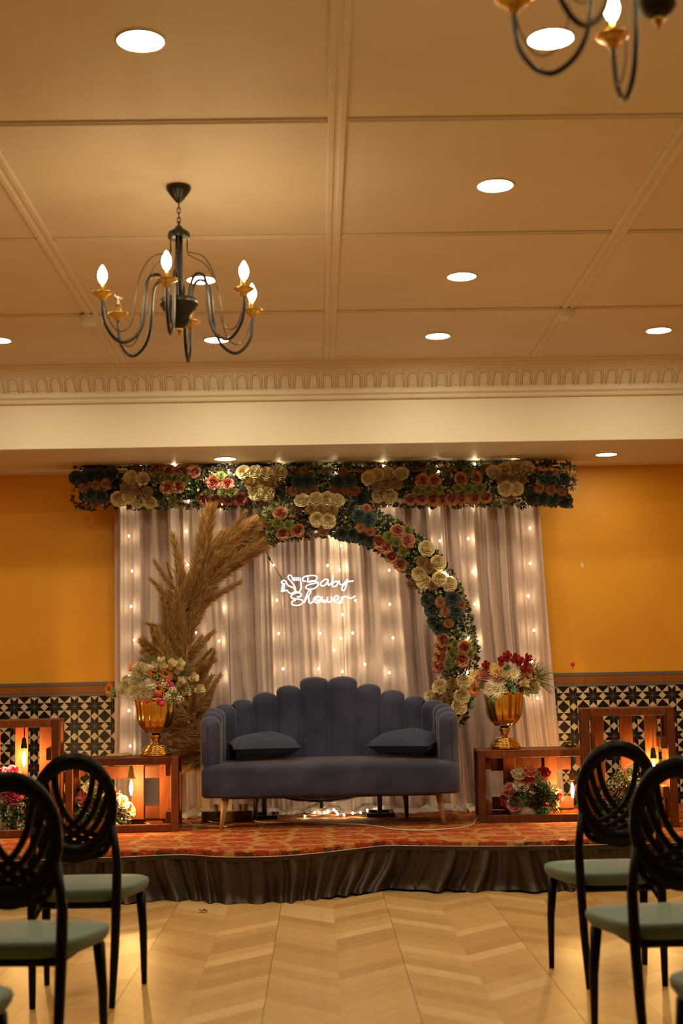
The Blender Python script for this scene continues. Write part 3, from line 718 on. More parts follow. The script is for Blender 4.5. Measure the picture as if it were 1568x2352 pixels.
for line in AF.split('\n'):
    t = line.split(); c = t[0]
    for i in range(1, len(t), 2):
        Yv = AY-.11
        for _ in range(3):
            p = PY(float(t[i]), float(t[i+1]), Yv); rr = (p-Vector((ac.x, p.y, ac.z))); v = max(-.95, min(.95, (rr.length-AR)/.15)); Yv = AY+.01-.125*math.sqrt(1-v*v)
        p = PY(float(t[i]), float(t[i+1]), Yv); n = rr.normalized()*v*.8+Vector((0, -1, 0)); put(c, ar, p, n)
b = MB()
for i in range(900):
    dg = rnd.uniform(-27, 112); a = rnd.uniform(-1.6, 1.6); rr = arcp(dg, 1); q = rnd.uniform(.82, 1.02)
    n = rr*math.sin(a)+Vector((0, -math.cos(a), 0)); p = C0+rr*(AR-.01)+Vector((0, .02, 0))+n*.118*q
    zone = math.sin(dg*.13)+math.sin(dg*.31); ms = (0, 0, 1, 2, 2) if zone > 0 else (0, 3, 3, 0, 2)
    sprig(b, p, n, .022, ms, 7, (.02, .036))
fo = b.build('foliage', ['leaf_dark', 'leaf_green', 'leaf_pale', 'leaf_wine'], ar, smooth=False); fo['kind'] = 'stuff'
# pampas plumes
PM = []
for v in range(5):
    b = MB(); rr = random.Random(50+v); bend = (.10, -.06, .2, .02, -.16)[v]; L = 1.0
    def ax(t): return Vector((bend*t*t, 0, t*L))
    b.tube([ax(t/8) for t in range(9)], [.012-.001*t for t in range(9)], 4, m=2)
    N = 1100
    for i in range(N):
        t = rr.uniform(.04, .97); p = ax(t); a = rr.random()*2*PI; sp = (.72-.45*t)*rr.uniform(.1, 1.1)
        d = (Vector((2*bend*t, 0, 1)).normalized()+Vector((math.cos(a), math.sin(a), 0))*sp).normalized()
        l = rr.uniform(.20, .40)*(1.1-.45*t); sd = d.cross(Vector((rr.uniform(-1, 1), rr.uniform(-1, 1), rr.uniform(-1, 1)))).normalized()*.0058
        dr = Vector((math.cos(a), math.sin(a), -.6))*l*.12; k = len(b.v)
        b.v += [tuple(p-sd*.7), tuple(p+sd*.7), tuple(p+d*l*.55+sd), tuple(p+d*l+dr), tuple(p+d*l*.55-sd)]
        m_ = 0 if rr.random() < .5 else 1 if rr.random() < .75 else 2
        b.face((k, k+1, k+2, k+4), m_); b.face((k+4, k+2, k+3), m_)
    PM.append(b.mesh('pampas_plume', ['pampas_a', 'pampas_b', 'pampas_c'], False))
def plume(p, d, L, wide=1.0):
    o = link('pampas_plume', rnd.choice(PM), ar, p); aim(o, d, rnd.random()*6.28, (L*wide, L*wide, L))
for i in range(96):      # combed along the ring towards the top
    f = i/95; dg = 200-82*f+rnd.uniform(-4, 4); off = rnd.uniform(-.10, .11); rr = arcp(dg, 1); tg = Vector((rr.z, 0, -rr.x))
    spread = rnd.uniform(-.24, .20)-.14*min(1, f*2)+(.10 if f < .35 else 0)
    d = tg+rr*spread+Vector((0, rnd.uniform(-.25, .1), 0)); L = rnd.uniform(.34, .46)*(1 if f < .8 else .8)
    plume(C0+rr*(AR+off*(1-.3*f))+Vector((0, rnd.uniform(-.07, .08), 0)), d, L, .74)
for i in range(44):      # short tufts spreading sideways low on the left
    f = i/43; dg = 226-46*f+rnd.uniform(-3, 3); rr = arcp(dg, 1); tg = Vector((rr.z, 0, -rr.x)); sgn = 1 if i % 3 else -1
    d = tg*rnd.uniform(.35, .9)+rr*sgn*rnd.uniform(.5, 1.0)+Vector((0, rnd.uniform(-.4, .1), 0))
    plume(C0+rr*(AR+rnd.uniform(-.05, .05))+Vector((0, rnd.uniform(-.08, .05), 0)), d, rnd.uniform(.24, .34), .95)
for (x0, y0, x1, y1) in [(452, 1330, 452, 1178), (462, 1330, 478, 1180), (470, 1340, 492, 1200), (418, 1390, 422, 1245), (398, 1350, 350, 1300), (404, 1400, 362, 1330), (395, 1330, 378, 1296), (465, 1390, 540, 1335), (400, 1450, 340, 1432), (402, 1500, 338, 1490),
                         (430, 1500, 474, 1470), (432, 1540, 490, 1502), (440, 1590, 482, 1520), (448, 1690, 398, 1672), (455, 1730, 402, 1708), (452, 1660, 396, 1680), (460, 1600, 462, 1540), (450, 1750, 420, 1740)]:
    a = PY(x0, y0, AY-.03)-Vector((ac.x, AY, STAGE_Z)); c = PY(x1, y1, AY-.05)-Vector((ac.x, AY, STAGE_Z)); d = c-a; plume(a-d*.25, d, d.length*1.25, .75)

# ------------------------------------------------------------------ fairy lights
STR = [([(290, 1157), (296, 1231), (303, 1312), (301, 1393), (308, 1470), (297, 1553), (296, 1632), (299, 1714)], 'fairy light string near the left edge of the curtain'),
       ([(433, 1150), (428, 1220), (431, 1297), (440, 1380), (450, 1453)], 'fairy light string beside the pampas plume tips'),
       ([(504, 1158), (500, 1232), (508, 1310), (516, 1395), (503, 1472), (507, 1553)], 'fairy light string hanging between pampas and neon sign'),
       ([(632, 1225), (628, 1298), (636, 1379), (640, 1455), (650, 1536), (646, 1600)], 'fairy light string passing behind the neon baby feet'),
       ([(757, 1232), (752, 1299), (744, 1380), (735, 1455), (732, 1536)], 'fairy light string behind the middle of the neon word'),
       ([(768, 1234), (783, 1253), (779, 1309), (780, 1385), (786, 1412), (783, 1466), (768, 1493), (786, 1543)], 'fairy light string crowded with bulbs right of centre'),
       ([(800, 1232), (796, 1300), (816, 1379), (810, 1454), (838, 1526)], 'fairy light string beside the end of the neon word'),
       ([(888, 1162), (890, 1236), (894, 1310), (895, 1388), (902, 1465), (894, 1545)], 'fairy light string just inside the flower arch on its right'),
       ([(991, 1167), (1010, 1242), (1004, 1330), (1000, 1400)], 'fairy light string behind the upper right of the arch'),
       ([(1087, 1162), (1075, 1237), (1085, 1312), (1090, 1388), (1092, 1470), (1096, 1545)], 'fairy light string right of the flower arch'),
       ([(1208, 1148), (1217, 1213), (1217, 1294), (1213, 1369), (1226, 1448), (1221, 1520), (1234, 1604)], 'fairy light string at the right end of the curtain')]
bb = MB(); bb.lathe([(.0005, .009), (.0045, .0072), (.0072, .0022), (.0072, -.0022), (.0045, -.0072), (.0005, -.009)], 10); FB = bb.mesh('bulb', 'lamp_fairy')
for pts, lb in STR:
    P = [PY(x, y, CY-.075) for x, y in pts]; top = P[0].copy(); top.z = 2.62; top.x += .01
    root = empty('fairy_light_string', top); tag(root, lb, 'string light', 'fairy light strings on the curtain')
    b = MB(); Q = catmull([top]+P, 5); b.tube([q-top+Vector((rnd.uniform(-.004, .004), 0, 0)) for q in Q], .0011, 4); b.build('wire', 'cable_white', root)
    for q in P: link('bulb', FB, root, q-top)
# strings resting on the floor and on the garland / arch
def loose(pts, lb, base, amp=.01):
    root = empty('fairy_light_string', base); tag(root, lb, 'string light')
    Q = catmull(pts, 6); b = MB(); b.tube([q-base for q in Q], .0013, 4); b.build('wire', 'cable_white', root)
    for q in pts: link('bulb', FB, root, q-base)
FLP = [PZ(x, y, STAGE_Z+.02) for x, y in [(700, 1873), (722, 1866), (745, 1872), (766, 1861), (772, 1866), (790, 1872), (775, 1873), (810, 1869), (828, 1871), (843, 1864), (859, 1861), (868, 1860)]]
loose([Vector((p.x, min(p.y, 10.40), STAGE_Z+.015+rnd.uniform(0, .02))) for p in FLP], 'glowing fairy lights heaped on the carpet under the sofa', Vector((FLP[0].x, 10.3, STAGE_Z)))
loose([PY(x, y, GY-.06) for x, y in [(318, 1076), (400, 1070), (525, 1084), (640, 1074), (771, 1084), (880, 1070), (1006, 1084), (1090, 1066), (1180, 1068)]], 'fairy lights tucked along the top of the flower garland', Vector((0, GY, 2.78)))
loose([PY(x, y, AY-.13) for x, y in [(770, 1228), (900, 1330), (1020, 1316), (1028, 1322), (1075, 1466), (1073, 1545)]][2:], 'fairy lights tucked in the right side of the flower arch', PY(1020, 1316, AY-.05))

# ------------------------------------------------------------------ neon sign
NY = 10.12
def npx(x, y): return PY(600+x/6.03, 1280+y/6.03, NY)
nc = npx(780, 440); ns = empty('neon_sign', nc); tag(ns, 'white glowing neon sign reading Baby Shower with two baby feet', 'neon sign')
def neon(name, pts, mt='neon_white', r=.0046, sm=5):
    b = MB(); P = [npx(x, y)-nc for x, y in pts]; b.tube(catmull(P, sm) if len(P) > 2 else P, r, 8); return b.build(name, mt, ns)
for nm, strokes in [('letter_b', [[(648, 272), (643, 312), (640, 352)], [(618, 332), (582, 326), (568, 302), (592, 272), (645, 256), (705, 250), (752, 258), (772, 285), (752, 316), (705, 334), (655, 344)], [(655, 336), (720, 326), (778, 348), (787, 382), (748, 424), (682, 442), (628, 433), (616, 408), (650, 381), (712, 366), (766, 350)]]),
                    ('letter_a', [[(925, 308), (890, 305), (846, 330), (820, 366), (832, 393), (866, 394), (904, 360), (925, 312), (922, 350), (930, 386), (950, 376), (968, 352)]]),
                    ('letter_b', [[(990, 240), (986, 320), (980, 392), (1005, 406), (1040, 392), (1056, 356), (1040, 332), (1006, 346), (985, 374)]]),
                    ('letter_y', [[(1075, 320), (1085, 366), (1112, 380), (1152, 354), (1192, 306), (1176, 380), (1160, 440), (1136, 459), (1113, 440), (1126, 400), (1166, 366), (1208, 336), (1276, 327)]]),
                    ('letter_s', [[(492, 549), (536, 546), (553, 516), (530, 490), (480, 492), (426, 516), (410, 546), (440, 571), (502, 579), (560, 590), (576, 616), (555, 650), (500, 666), (440, 660), (418, 635), (436, 605), (474, 594)]]),
                    ('letter_h', [[(594, 631), (610, 570), (638, 500), (664, 455), (685, 468), (668, 512), (630, 562), (602, 612), (622, 562), (645, 541), (656, 570), (656, 612), (672, 636), (702, 624), (728, 592)]]),
                    ('letter_o', [[(792, 541), (750, 546), (724, 580), (735, 616), (776, 631), (816, 610), (826, 572), (802, 543), (772, 552), (748, 585), (790, 598), (838, 572)]]),
                    ('letter_w', [[(842, 545), (840, 592), (852, 621), (886, 620), (906, 590), (916, 552), (912, 592), (926, 623), (960, 611), (976, 572), (964, 546)]]),
                    ('letter_e', [[(986, 592), (1040, 589), (1070, 560), (1054, 535), (1020, 541), (1004, 576), (1016, 615), (1060, 626), (1096, 600)]]),
                    ('letter_r', [[(1116, 543), (1111, 600), (1113, 632), (1120, 582), (1142, 546), (1176, 541), (1216, 560), (1252, 565), (1302, 534)]])]:
    for st_ in strokes: neon(nm, st_)
neon('foot_outline', [(546, 330), (548, 372), (551, 415), (540, 458), (508, 482), (478, 470), (470, 430), (452, 388), (418, 340), (384, 304), (368, 272), (388, 247), (414, 256), (432, 300), (448, 320)])
neon('foot_outline', [(330, 368), (296, 362), (280, 345), (300, 322), (326, 324), (346, 350), (366, 386), (402, 405), (442, 421), (464, 452), (450, 484), (408, 502), (376, 482), (350, 456), (318, 466)])
for x in (440, 463, 487, 511, 537): neon('toe', [(x, 275+abs(x-480)*.06), (x+1, 328)], 'neon_blue', .0042)
for i, y in enumerate((384, 406, 428, 450, 470)): neon('toe', [(282-i*3, y), (330-i*3, y+2)], 'neon_pink', .0042)
b = MB(); hx, hz = (npx(1340, 0).x-npx(240, 0).x)/2, (npx(0, 220).z-npx(0, 690).z)/2; b.box(npx(790, 455)-nc+Vector((0, .016, 0)), (hx*2, .004, hz*2), bev=.001); b.build('acrylic_backing', 'acrylic', ns, smooth=False)
b = MB(); b.tube([npx(296, 318)-nc, npx(165, 105)-nc, npx(95, -10)-nc, npx(60, -90)-nc], .0028, 5); b.build('hanging_wire', 'dark_bronze', ns)
b = MB(); b.tube([npx(125, 40)-nc, npx(98, -5)-nc], .007, 6); b.build('wire_connector', 'black_metal', ns)

# ------------------------------------------------------------------ sofa
sl_, sr_ = PY(458, 1830, 9.42), PY(1061, 1815, 9.42)
SOX = (sl_.x+sr_.x)/2; SW = (sr_.x-sl_.x)/2; SY = 9.42
so = empty('sofa', (SOX, SY, STAGE_Z)); tag(so, 'blue grey velvet shell sofa with channel tufted scalloped back', 'sofa')
DEP = .70
def plan(s):
    """half plan curve from the middle of the back (s=0) to the front of the right arm: (x, y, nx, ny) with inward normal"""
    xb = SW-.055; rc = .30; flat = xb-rc; q = PI*rc/2
    if s < flat: return (s, DEP-.055, 0, -1)
    if s < flat+q:
        a = (s-flat)/rc; return (flat+rc*math.sin(a), DEP-.055-rc+rc*math.cos(a), -math.sin(a), -math.cos(a))
    return (xb, DEP-.055-rc-(s-flat-q), -1, 0)
TOT = (SW-.055-.30)+PI*.15+(DEP-.055-.30-.03)
wd = [.20, .165, .165, .15, .15, .145, .14]; wd.append(TOT-sum(wd)) if TOT-sum(wd) > .06 else None
k_ = TOT/sum(wd); wd = [q*k_ for q in wd]
HT = [.985, .93, .885, .84, .81, .785, .765, .735][:len(wd)]
BT = .385
for sgn in (1, -1):
    s0 = 0
    for i, wv in enumerate(wd):
        last = i == len(wd)-1; H = HT[i]; T = .055
        def ch(u, v):
            if last: u = 1-(1-u)**1.9 if u > 0 else 0
            x, y, nx_, ny_ = plan(s0+wv*u); e = abs(2*u-1); puff = (1-e**3.2)
            Hh = H-.030*(1-math.sqrt(max(0, 1-e**2.6)))-.008*e
            tk = T+.026*puff
            Tb = T; r_ = .055
            if last and u > .5: q = (u-.5)/.5; k = math.sqrt(max(.0004, 1-q**2.2)); tk *= k; Tb *= k; Hh -= .02*q**3; r_ *= max(.3, k)
            if v < .4: off = tk; z = BT+(Hh-r_-BT)*(v/.4)
            elif v < .75: a = (v-.4)/.35*PI; off = tk*math.cos(a) if a < PI/2 else Tb*math.cos(a); z = Hh-r_+r_*math.sin(a)
            else: off = -Tb; z = Hh-r_-(Hh-r_-BT)*((v-.75)/.25)
            return (sgn*(x+nx_*off), y+ny_*off, z)
        b = MB(); b.grid(ch, 15, 22)
        n0 = 15
        b.face(tuple(j*n0 for j in range(22))[::-1]); (None if last else b.face(tuple(j*n0+14 for j in range(22))))
        b.build('back_channel', 'velvet', so); s0 += wv
# seat block with rounded edges and crowned top
b = MB()
def seat(u, v):
    a = 2*PI*u; n = 16.0
    c, s = math.cos(a), math.sin(a)
    sx = math.copysign(abs(c)**(2/n), c); sy = math.copysign(abs(s)**(2/n), s)
    prof = [(0, .205), (.9, .205), (.985, .208), (1.0, .225), (1.0, .30), (1.0, .375), (.992, .398), (.965, .413), (.9, .423), (.6, .434), (.3, .44), (0.0, .442)]
    i = min(len(prof)-2, int(v*(len(prof)-1)+1e-9)); f = v*(len(prof)-1)-i; k = prof[i][0]*(1-f)+prof[i+1][0]*f; z = prof[i][1]*(1-f)+prof[i+1][1]*f
    return (sx*k*(SW-.002), (DEP/2-.0)+sy*k*DEP/2, z)
b.grid(seat, 160, 12, closeu=True); b.build('seat', 'velvet', so)
b = MB(); b.box((0, DEP/2, .197), (SW*2-.3, DEP-.3, .02), bev=.004); b.build('underframe', 'leg_dark', so, smooth=False)
for px, py, tx, mt, yy in ((507, 1908, .028, 'leg_wood', None), (1019, 1893, -.028, 'leg_wood', None), (589, 1880, .012, 'leg_dark', .60), (933, 1877, -.012, 'leg_dark', .60)):  # rear legs take a darker colour: the shade under the sofa painted in
    p = PZ(px, py, STAGE_Z)-so.location
    if yy is None: p.y = max(.05, min(.12, p.y))
    else: p.y = yy
    b = MB(); b.tube([(p.x, p.y, .001), (p.x+tx*.5, p.y+(.01 if yy is None else -.01), .10), (p.x+tx, p.y+(.02 if yy is None else -.02), .212)], [.012, .018, .026], 16); b.build('leg', mt, so)
def cushion(px, py, label, rz, tilt, sz):
    p = PY(px, py, SY+.34); base = Vector((p.x, SY+.32, STAGE_Z+.443))
    root = empty('cushion', base, rz); tag(root, label, 'cushion', 'navy sofa cushions')
    A, B, T = sz
    def cu(u, v, sg):
        x, y = (u-.5)*2, (v-.5)*2; e = (1-x**4)*(1-y**4); pin = 1-.10*(1-x*x)*0
        xx = A*x*(1-.09*(1-y*y)*0-.07*(1-abs(y))**1); yy = B*y*(1-.07*(1-abs(x)))
        return Vector((xx, yy, T*1.02+sg*T*(max(0, (1-x*x)*(1-y*y))**.42)*(1+.05*math.sin(5*x+2*y))))
    M = Euler((tilt, 0, 0)).to_matrix()
    b = MB(); b.grid(lambda u, v: M @ cu(u, v, 1), 22, 22); b.grid(lambda u, v: M @ cu(1-u, v, -1), 22, 22); b.build('cover', 'velvet_navy', root)
    edge = [(k/10, 0) for k in range(10)]+[(1, k/10) for k in range(10)]+[(1-k/10, 1) for k in range(10)]+[(0, 1-k/10) for k in range(10)]
    b = MB(); b.tube([M @ cu(u, v, 1) for u, v in edge], .0045, 6, closed=True); b.build('piping', 'velvet_navy', root)
cushion(607, 1712, 'navy velvet cushion lying on the left end of the sofa seat', R_(8), R_(4), (.225, .20, .086))
cushion(934, 1700, 'navy velvet cushion lying on the right end of the sofa seat', R_(-22), R_(5), (.215, .20, .088))

# ------------------------------------------------------------------ crates
def crate(name, base, rz, w, d, h, label, upright=False, back=(.42, .80), tilted=None):
    """open pallet-wood crate; opening towards -Y; base = middle of the front bottom edge"""
    t = empty('wooden_crate', base, rz); tag(t, label, 'crate', 'stained pallet wood crates')
    B = .048; T = .042
    def bd(nm, c, s): return box_ob(nm, c, s, 'crate_wood_%d' % rnd.randrange(3), t, bev=.0025)
    for y in (T/2, d-T/2):
        for x in (-w/2+B/2, w/2-B/2): bd('post', (x, y, h/2), (B, T, h))
        for z in (B/2, h-B/2): bd('rail', (0, y, z), (w-2*B-.002, T, B))
    tb = .075
    for x in (-w/2+.012, w/2-.012):
        sx = 1 if x < 0 else -1
        zz = (tb/2+.05, h-tb/2-.05) if not upright else (h*.28, h*.70)
        for z in zz: bd('end_tie', (x+sx*.05, d/2, z), (.05, d-2*T-.004, tb))
        ys_ = [T+.002+(d-2*T-.004)*q for q in (.30, .74)]
        for y in ys_: bd('end_slat', (x+sx*.012, y, h/2), (.018, .055, h-.004))
    # back boards
    if upright:
        for q in (-.30, .02, .30): bd('back_slat', (w*q, d-T-.012, h/2), (.085, .02, h-2*B))
    else:
        bd('back_rail', (0, d-T-.012, h-B-.065), (w-2*B-.13, .02, .085)); bd('back_rail', (0, d-T-.012, B+.05), (w-2*B-.13, .02, .085))
        for q in back: bd('back_slat', (-w/2+w*q, d-T-.036, h/2), (.085, .02, h-2*B-.01))
    # lengthwise slats closing top and bottom
    n = 4
    for k in range(n):
        y = T+.004+(d-2*T-.008)*(k+.5)/n
        bd('top_slat', (0, y, h-.011), (w-.004, (d-2*T)/n-.014, .020)); bd('bottom_slat', (0, y, .012), (w-.004, (d-2*T)/n-.014, .020))
    return t
Z0 = STAGE_Z+.001
def crate_px(xl, xr, Yf, rz, d, h, label, *a, **k):
    A, B = PY(xl, 1880, Yf), PY(xr, 1880, Yf)
    crate('c', Vector(((A.x+B.x)/2, Yf, Z0)), R_(rz), (B.x-A.x)/math.cos(R_(rz)), d, h, label, *a, **k)
crate_px(150, 409, 9.42, 2, .40, .478, 'low stained wood crate left of the sofa carrying a gold urn', back=(.60, .86))
crate_px(1102, 1374, 9.55, -2, .40, .472, 'low stained wood crate right of the sofa carrying a gold urn', back=(.30, .66))
crate_px(1347, 1556, 9.12, -7, .38, .745, 'tall upright stained wood crate at the right edge of the stage', True)
crate_px(-72, 133, 9.24, 5, .38, .74, 'tall upright stained wood crate at the left edge of the stage', True)

# ------------------------------------------------------------------ gold urns
def urn(base, label):
    t = empty('flower_urn', base); tag(t, label, 'urn', 'gold pedestal urns')
    k = .385
    b = MB(); b.lathe([(.040, .150), (.072, .152), (.074, .162), (.092, .176), (.112, .205), (.122, .24), (.127, .28), (.131, .32), (.137, .355), (.143, .378), (.140, .381), (.132, .376), (.124, .34), (.118, .28), (.10, .20), (.02, .17)], 80, lobes=10, depth=.075); b.build('bowl', 'gold', t)
    b = MB(); b.lathe([(.022, .088), (.026, .092), (.022, .097), (.030, .108), (.0365, .122), (.0375, .130), (.031, .142), (.024, .150), (.024, .154)], 28); b.build('stem', 'gold', t)
    b = MB(); pr = [(.001, 0), (.105, 0), (.106, .008)]
    for i, (r0, z0) in enumerate([(.104, .010), (.096, .024), (.087, .037), (.078, .049), (.066, .061)]):
        pr += [(r0, z0), (r0+.0035, z0+.004), (r0, z0+.009), (r0-.004, z0+.0105)]
    pr += [(.05, .073), (.034, .078), (.026, .084), (.022, .089), (.001, .089)]
    b.lathe(pr, 60, lobes=40, depth=.018); b.build('base', 'gold', t)
    return t
UL = Vector((PY(358, 1740, 9.62).x, 9.62, Z0+.4795)); UR = Vector((PY(1160, 1722, 9.74).x, 9.74, Z0+.4765))
urn(UL, 'gold fluted urn on the left crate holding white and orange flowers'); urn(UR, 'gold fluted urn on the right crate holding red and peach flowers')

def blade(b, p, d, L, wd, droop, m):
    p, d = Vector(p), Vector(d).normalized(); s = d.cross(Vector((0, 1, .2))).normalized()*wd; prev = None
    for k in range(6):
        t = k/5; q = p+d*L*t+Vector((0, 0, -droop*L*t*t)); w_ = s*(1-t)**.6 if t > .3 else s
        b.v += [tuple(q-w_*.5), tuple(q+w_*.5)]
        if k: n = len(b.v); b.face((n-4, n-3, n-1, n-2), m)
def bouquet(base, label, crop, items, Yc, dep, leaves=(), grass=(), fol=60, folR=.1, folz=.03, fmats=('leaf_dark', 'leaf_green', 'leaf_pale'), grp=None, L=(.03, .05), scale=1.0):
    x0, y0, sc_ = crop
    t = empty('flower_arrangement', base); tag(t, label, 'flower arrangement', grp)
    cx = base.x; ctr = Vector((base.x, Yc, base.z+.06))
    for code, pts in items:
        for (u, v) in pts:
            P0 = PY(x0+u/sc_, y0+v/sc_, Yc); dx_ = P0.x-cx; r = min(1, abs(dx_)/.17)
            Yv = Yc-dep*math.sqrt(max(.02, 1-r*r))*(1-.35*max(0, (P0.z-base.z)/.3)); p = PY(x0+u/sc_, y0+v/sc_, Yv)
            n = (p-ctr).normalized()+Vector((0, -.9, .25)); put(code, t, p, n, scale*1.06)
            b = MB(); e = p-base-n.normalized()*.012; b.tube([Vector((e.x*.12, e.y*.2, .0)), Vector((e.x*.6, e.y*.6, e.z*.45)), e], .0016, 4); b.build('stalk', 'leaf_green', t)
    for (u, v, du, dv, l, wd_) in leaves:
        p = PY(x0+u/sc_, y0+v/sc_, Yc-dep*.9)-base; b = MB(); leaf(b, p, Vector((du, -.3, -dv)), Vector((0, -1, .3)), l, wd_, 0, .12); b.build('leaf', 'leaf_green', t)
    for (u, v, a0, a1, n, l, mt) in grass:
        p = PY(x0+u/sc_, y0+v/sc_, Yc)-base; b = MB()
        for k in range(n):
            a = R_(a0+(a1-a0)*k/(n-1)+rnd.uniform(-4, 4)); blade(b, p, (math.cos(a), rnd.uniform(-.35, .25), math.sin(a)), l*rnd.uniform(.8, 1.2), .0075, .18, 0)
        b.build('grass_spray' if mt == 'grass_green' else 'palm_frond', mt, t, smooth=False)
    b = MB()
    for k in range(fol):
        a = rnd.random()*2*PI; e = rnd.uniform(-.1, 1.2); n = Vector((math.cos(a)*math.cos(e), math.sin(a)*math.cos(e), math.sin(e)))
        sprig(b, Vector((0, 0, folz))+Vector((n.x*folR, n.y*folR*.8, n.z*folR*1.05)), n, .03, range(len(fmats)), 5, L, .6)
    fo = b.build('foliage', list(fmats), t, smooth=False); fo['kind'] = 'stuff'
    return t
bouquet(UL+Vector((0, 0, .345)), 'bouquet of white mums, cream rosebuds and orange daisies in the left urn', (220, 1480, 6.03),
        [('wm', [(450, 530), (420, 600), (600, 440), (560, 520), (660, 360), (610, 340), (620, 600), (560, 620), (690, 680), (620, 690), (700, 610)]), ('wd', [(765, 540)]), ('od', [(195, 620), (545, 325), (965, 420), (800, 390), (870, 610)]),
         ('cb', [(825, 350), (915, 290), (920, 350), (1025, 330), (1135, 315), (1115, 390), (1310, 490), (1390, 650), (1150, 560), (1215, 680)]), ('pt', [(870, 540), (995, 510), (1040, 560), (875, 690), (705, 780), (860, 770), (915, 820)]),
         ('wb', [(1060, 640), (990, 730), (1140, 760), (1200, 520), (930, 560)]), ('gf', [(1290, 610), (850, 470), (240, 700)])], 9.62, .13,
        leaves=[(760, 740, .6, .5, .06, .035), (1040, 720, .8, -.2, .06, .035), (1000, 780, .7, .4, .05, .028), (820, 760, .1, .6, .05, .03), (300, 640, -1, -.1, .05, .02)],
        grass=[(840, 400, 70, 140, 22, .16, 'grass_green'), (1080, 420, 0, 110, 44, .17, 'grass_green'), (960, 650, 40, 140, 14, .06, 'grass_green')], fol=46, folR=.10, folz=.05)
bouquet(UR+Vector((0, 0, .345)), 'bouquet of red rosebuds, daisies and peach roses with palm frond in the right urn', (1060, 1480, 6.533),
        [('rb', [(590, 300), (690, 230), (775, 250), (850, 300), (950, 260), (905, 370), (385, 350)]), ('yd', [(500, 390), (210, 490), (560, 440)]), ('wd', [(775, 450), (420, 680), (470, 550), (560, 570), (530, 690), (430, 600)]), ('cb', [(660, 500), (880, 590)]),
         ('rp', [(350, 450), (310, 550), (540, 470)]), ('pr', [(930, 480), (1000, 410)]), ('od', [(200, 680)]), ('cr', [(985, 620), (1060, 600)]), ('gf', [(1060, 520)])], 9.74, .13,
        leaves=[(330, 640, -.4, -.2, .05, .035), (740, 640, .2, .3, .065, .045), (690, 560, .5, .3, .05, .035), (460, 770, 0, .6, .05, .04), (660, 400, .4, -.7, .05, .03), (620, 690, .1, .6, .055, .03), (1050, 700, .8, .3, .05, .035), (950, 700, .3, .5, .05, .03), (180, 830, -.3, .8, .06, .03), (160, 900, -.2, .8, .05, .02)],
        grass=[(1040, 520, -30, 75, 46, .17, 'frond'), (960, 420, 40, 100, 16, .14, 'frond'), (700, 400, 40, 150, 14, .05, 'frond')], fol=46, folR=.10, folz=.05)
def low_bouquet(base, label, crop, items, Yc, dep=.09, R=.13, **kw):
    t = bouquet(base, label, crop, items, Yc, dep, fol=kw.pop('fol', 90), folR=R, folz=.075, fmats=('leaf_dark', 'leaf_dark', 'leaf_green'), L=(.04, .07), **kw)
    b = MB(); b.lathe([(.001, .001), (.125, .001), (.142, .02), (.150, .070), (.142, .070), (.134, .03), (.001, .024)], 36); q = b.build('dish', 'dish_cream', t); q.scale = (1, .75, 1); return t
bR = Vector((PY(1222, 1865, 9.70).x, 9.70, Z0+.024))
low_bouquet(bR, 'bouquet of cream, blush and red roses in a cream dish inside the low right crate', (1080, 1700, 5.227),
            [('cn', [(580, 420), (615, 545), (850, 510), (960, 590), (900, 560)]), ('pp', [(540, 770), (790, 580), (710, 390), (475, 610), (980, 710)]), ('rr', [(880, 400), (800, 750), (440, 720), (1030, 670), (680, 460)]), ('gf', [(800, 420), (690, 760)]), ('wf', [(640, 640), (900, 640), (980, 790), (480, 730)])], 9.70, scale=.86)
bL = Vector((PY(232, 1895, 9.60).x, 9.60, Z0+.024))
low_bouquet(bL, 'bouquet of white and pink roses inside the low left crate behind the chair', (0, 1480, 3.267),
            [('cn', [(895, 1200), (735, 1110), (760, 1240), (700, 1080), (945, 1255)]), ('pp', [(640, 1160), (720, 1160), (830, 1150)]), ('ma', [(680, 1160)]), ('wf', [(880, 1160), (650, 1260), (910, 1330), (800, 1290)])], 9.60)
bLT = Vector((PY(24, 1885, 9.50).x, 9.50, Z0+.024))
low_bouquet(bLT, 'bouquet of magenta and cream flowers inside the tall left crate', (0, 1480, 3.267),
            [('ma', [(80, 985), (105, 1140), (30, 1000)]), ('cn', [(105, 1260), (80, 1310), (20, 1200)]), ('od', [(125, 1010)]), ('pp', [(50, 1080)]), ('wf', [(140, 1220), (60, 1390), (150, 1390), (110, 1080)])], 9.50, R=.12)
bRT = Vector((PY(1432, 1880, 9.33).x, 9.33, Z0+.024))
low_bouquet(bRT, 'bouquet of green filler and blush flowers inside the tall right crate', (1168, 1700, 3.607),
            [('wf', [(930, 290), (860, 380), (920, 370), (840, 520), (1010, 260), (1100, 370), (1060, 560)]), ('pp', [(850, 455), (1000, 450)]), ('gf', [(900, 330), (980, 340), (830, 480)]), ('cn', [(1080, 480), (1030, 590)])], 9.33, R=.12)

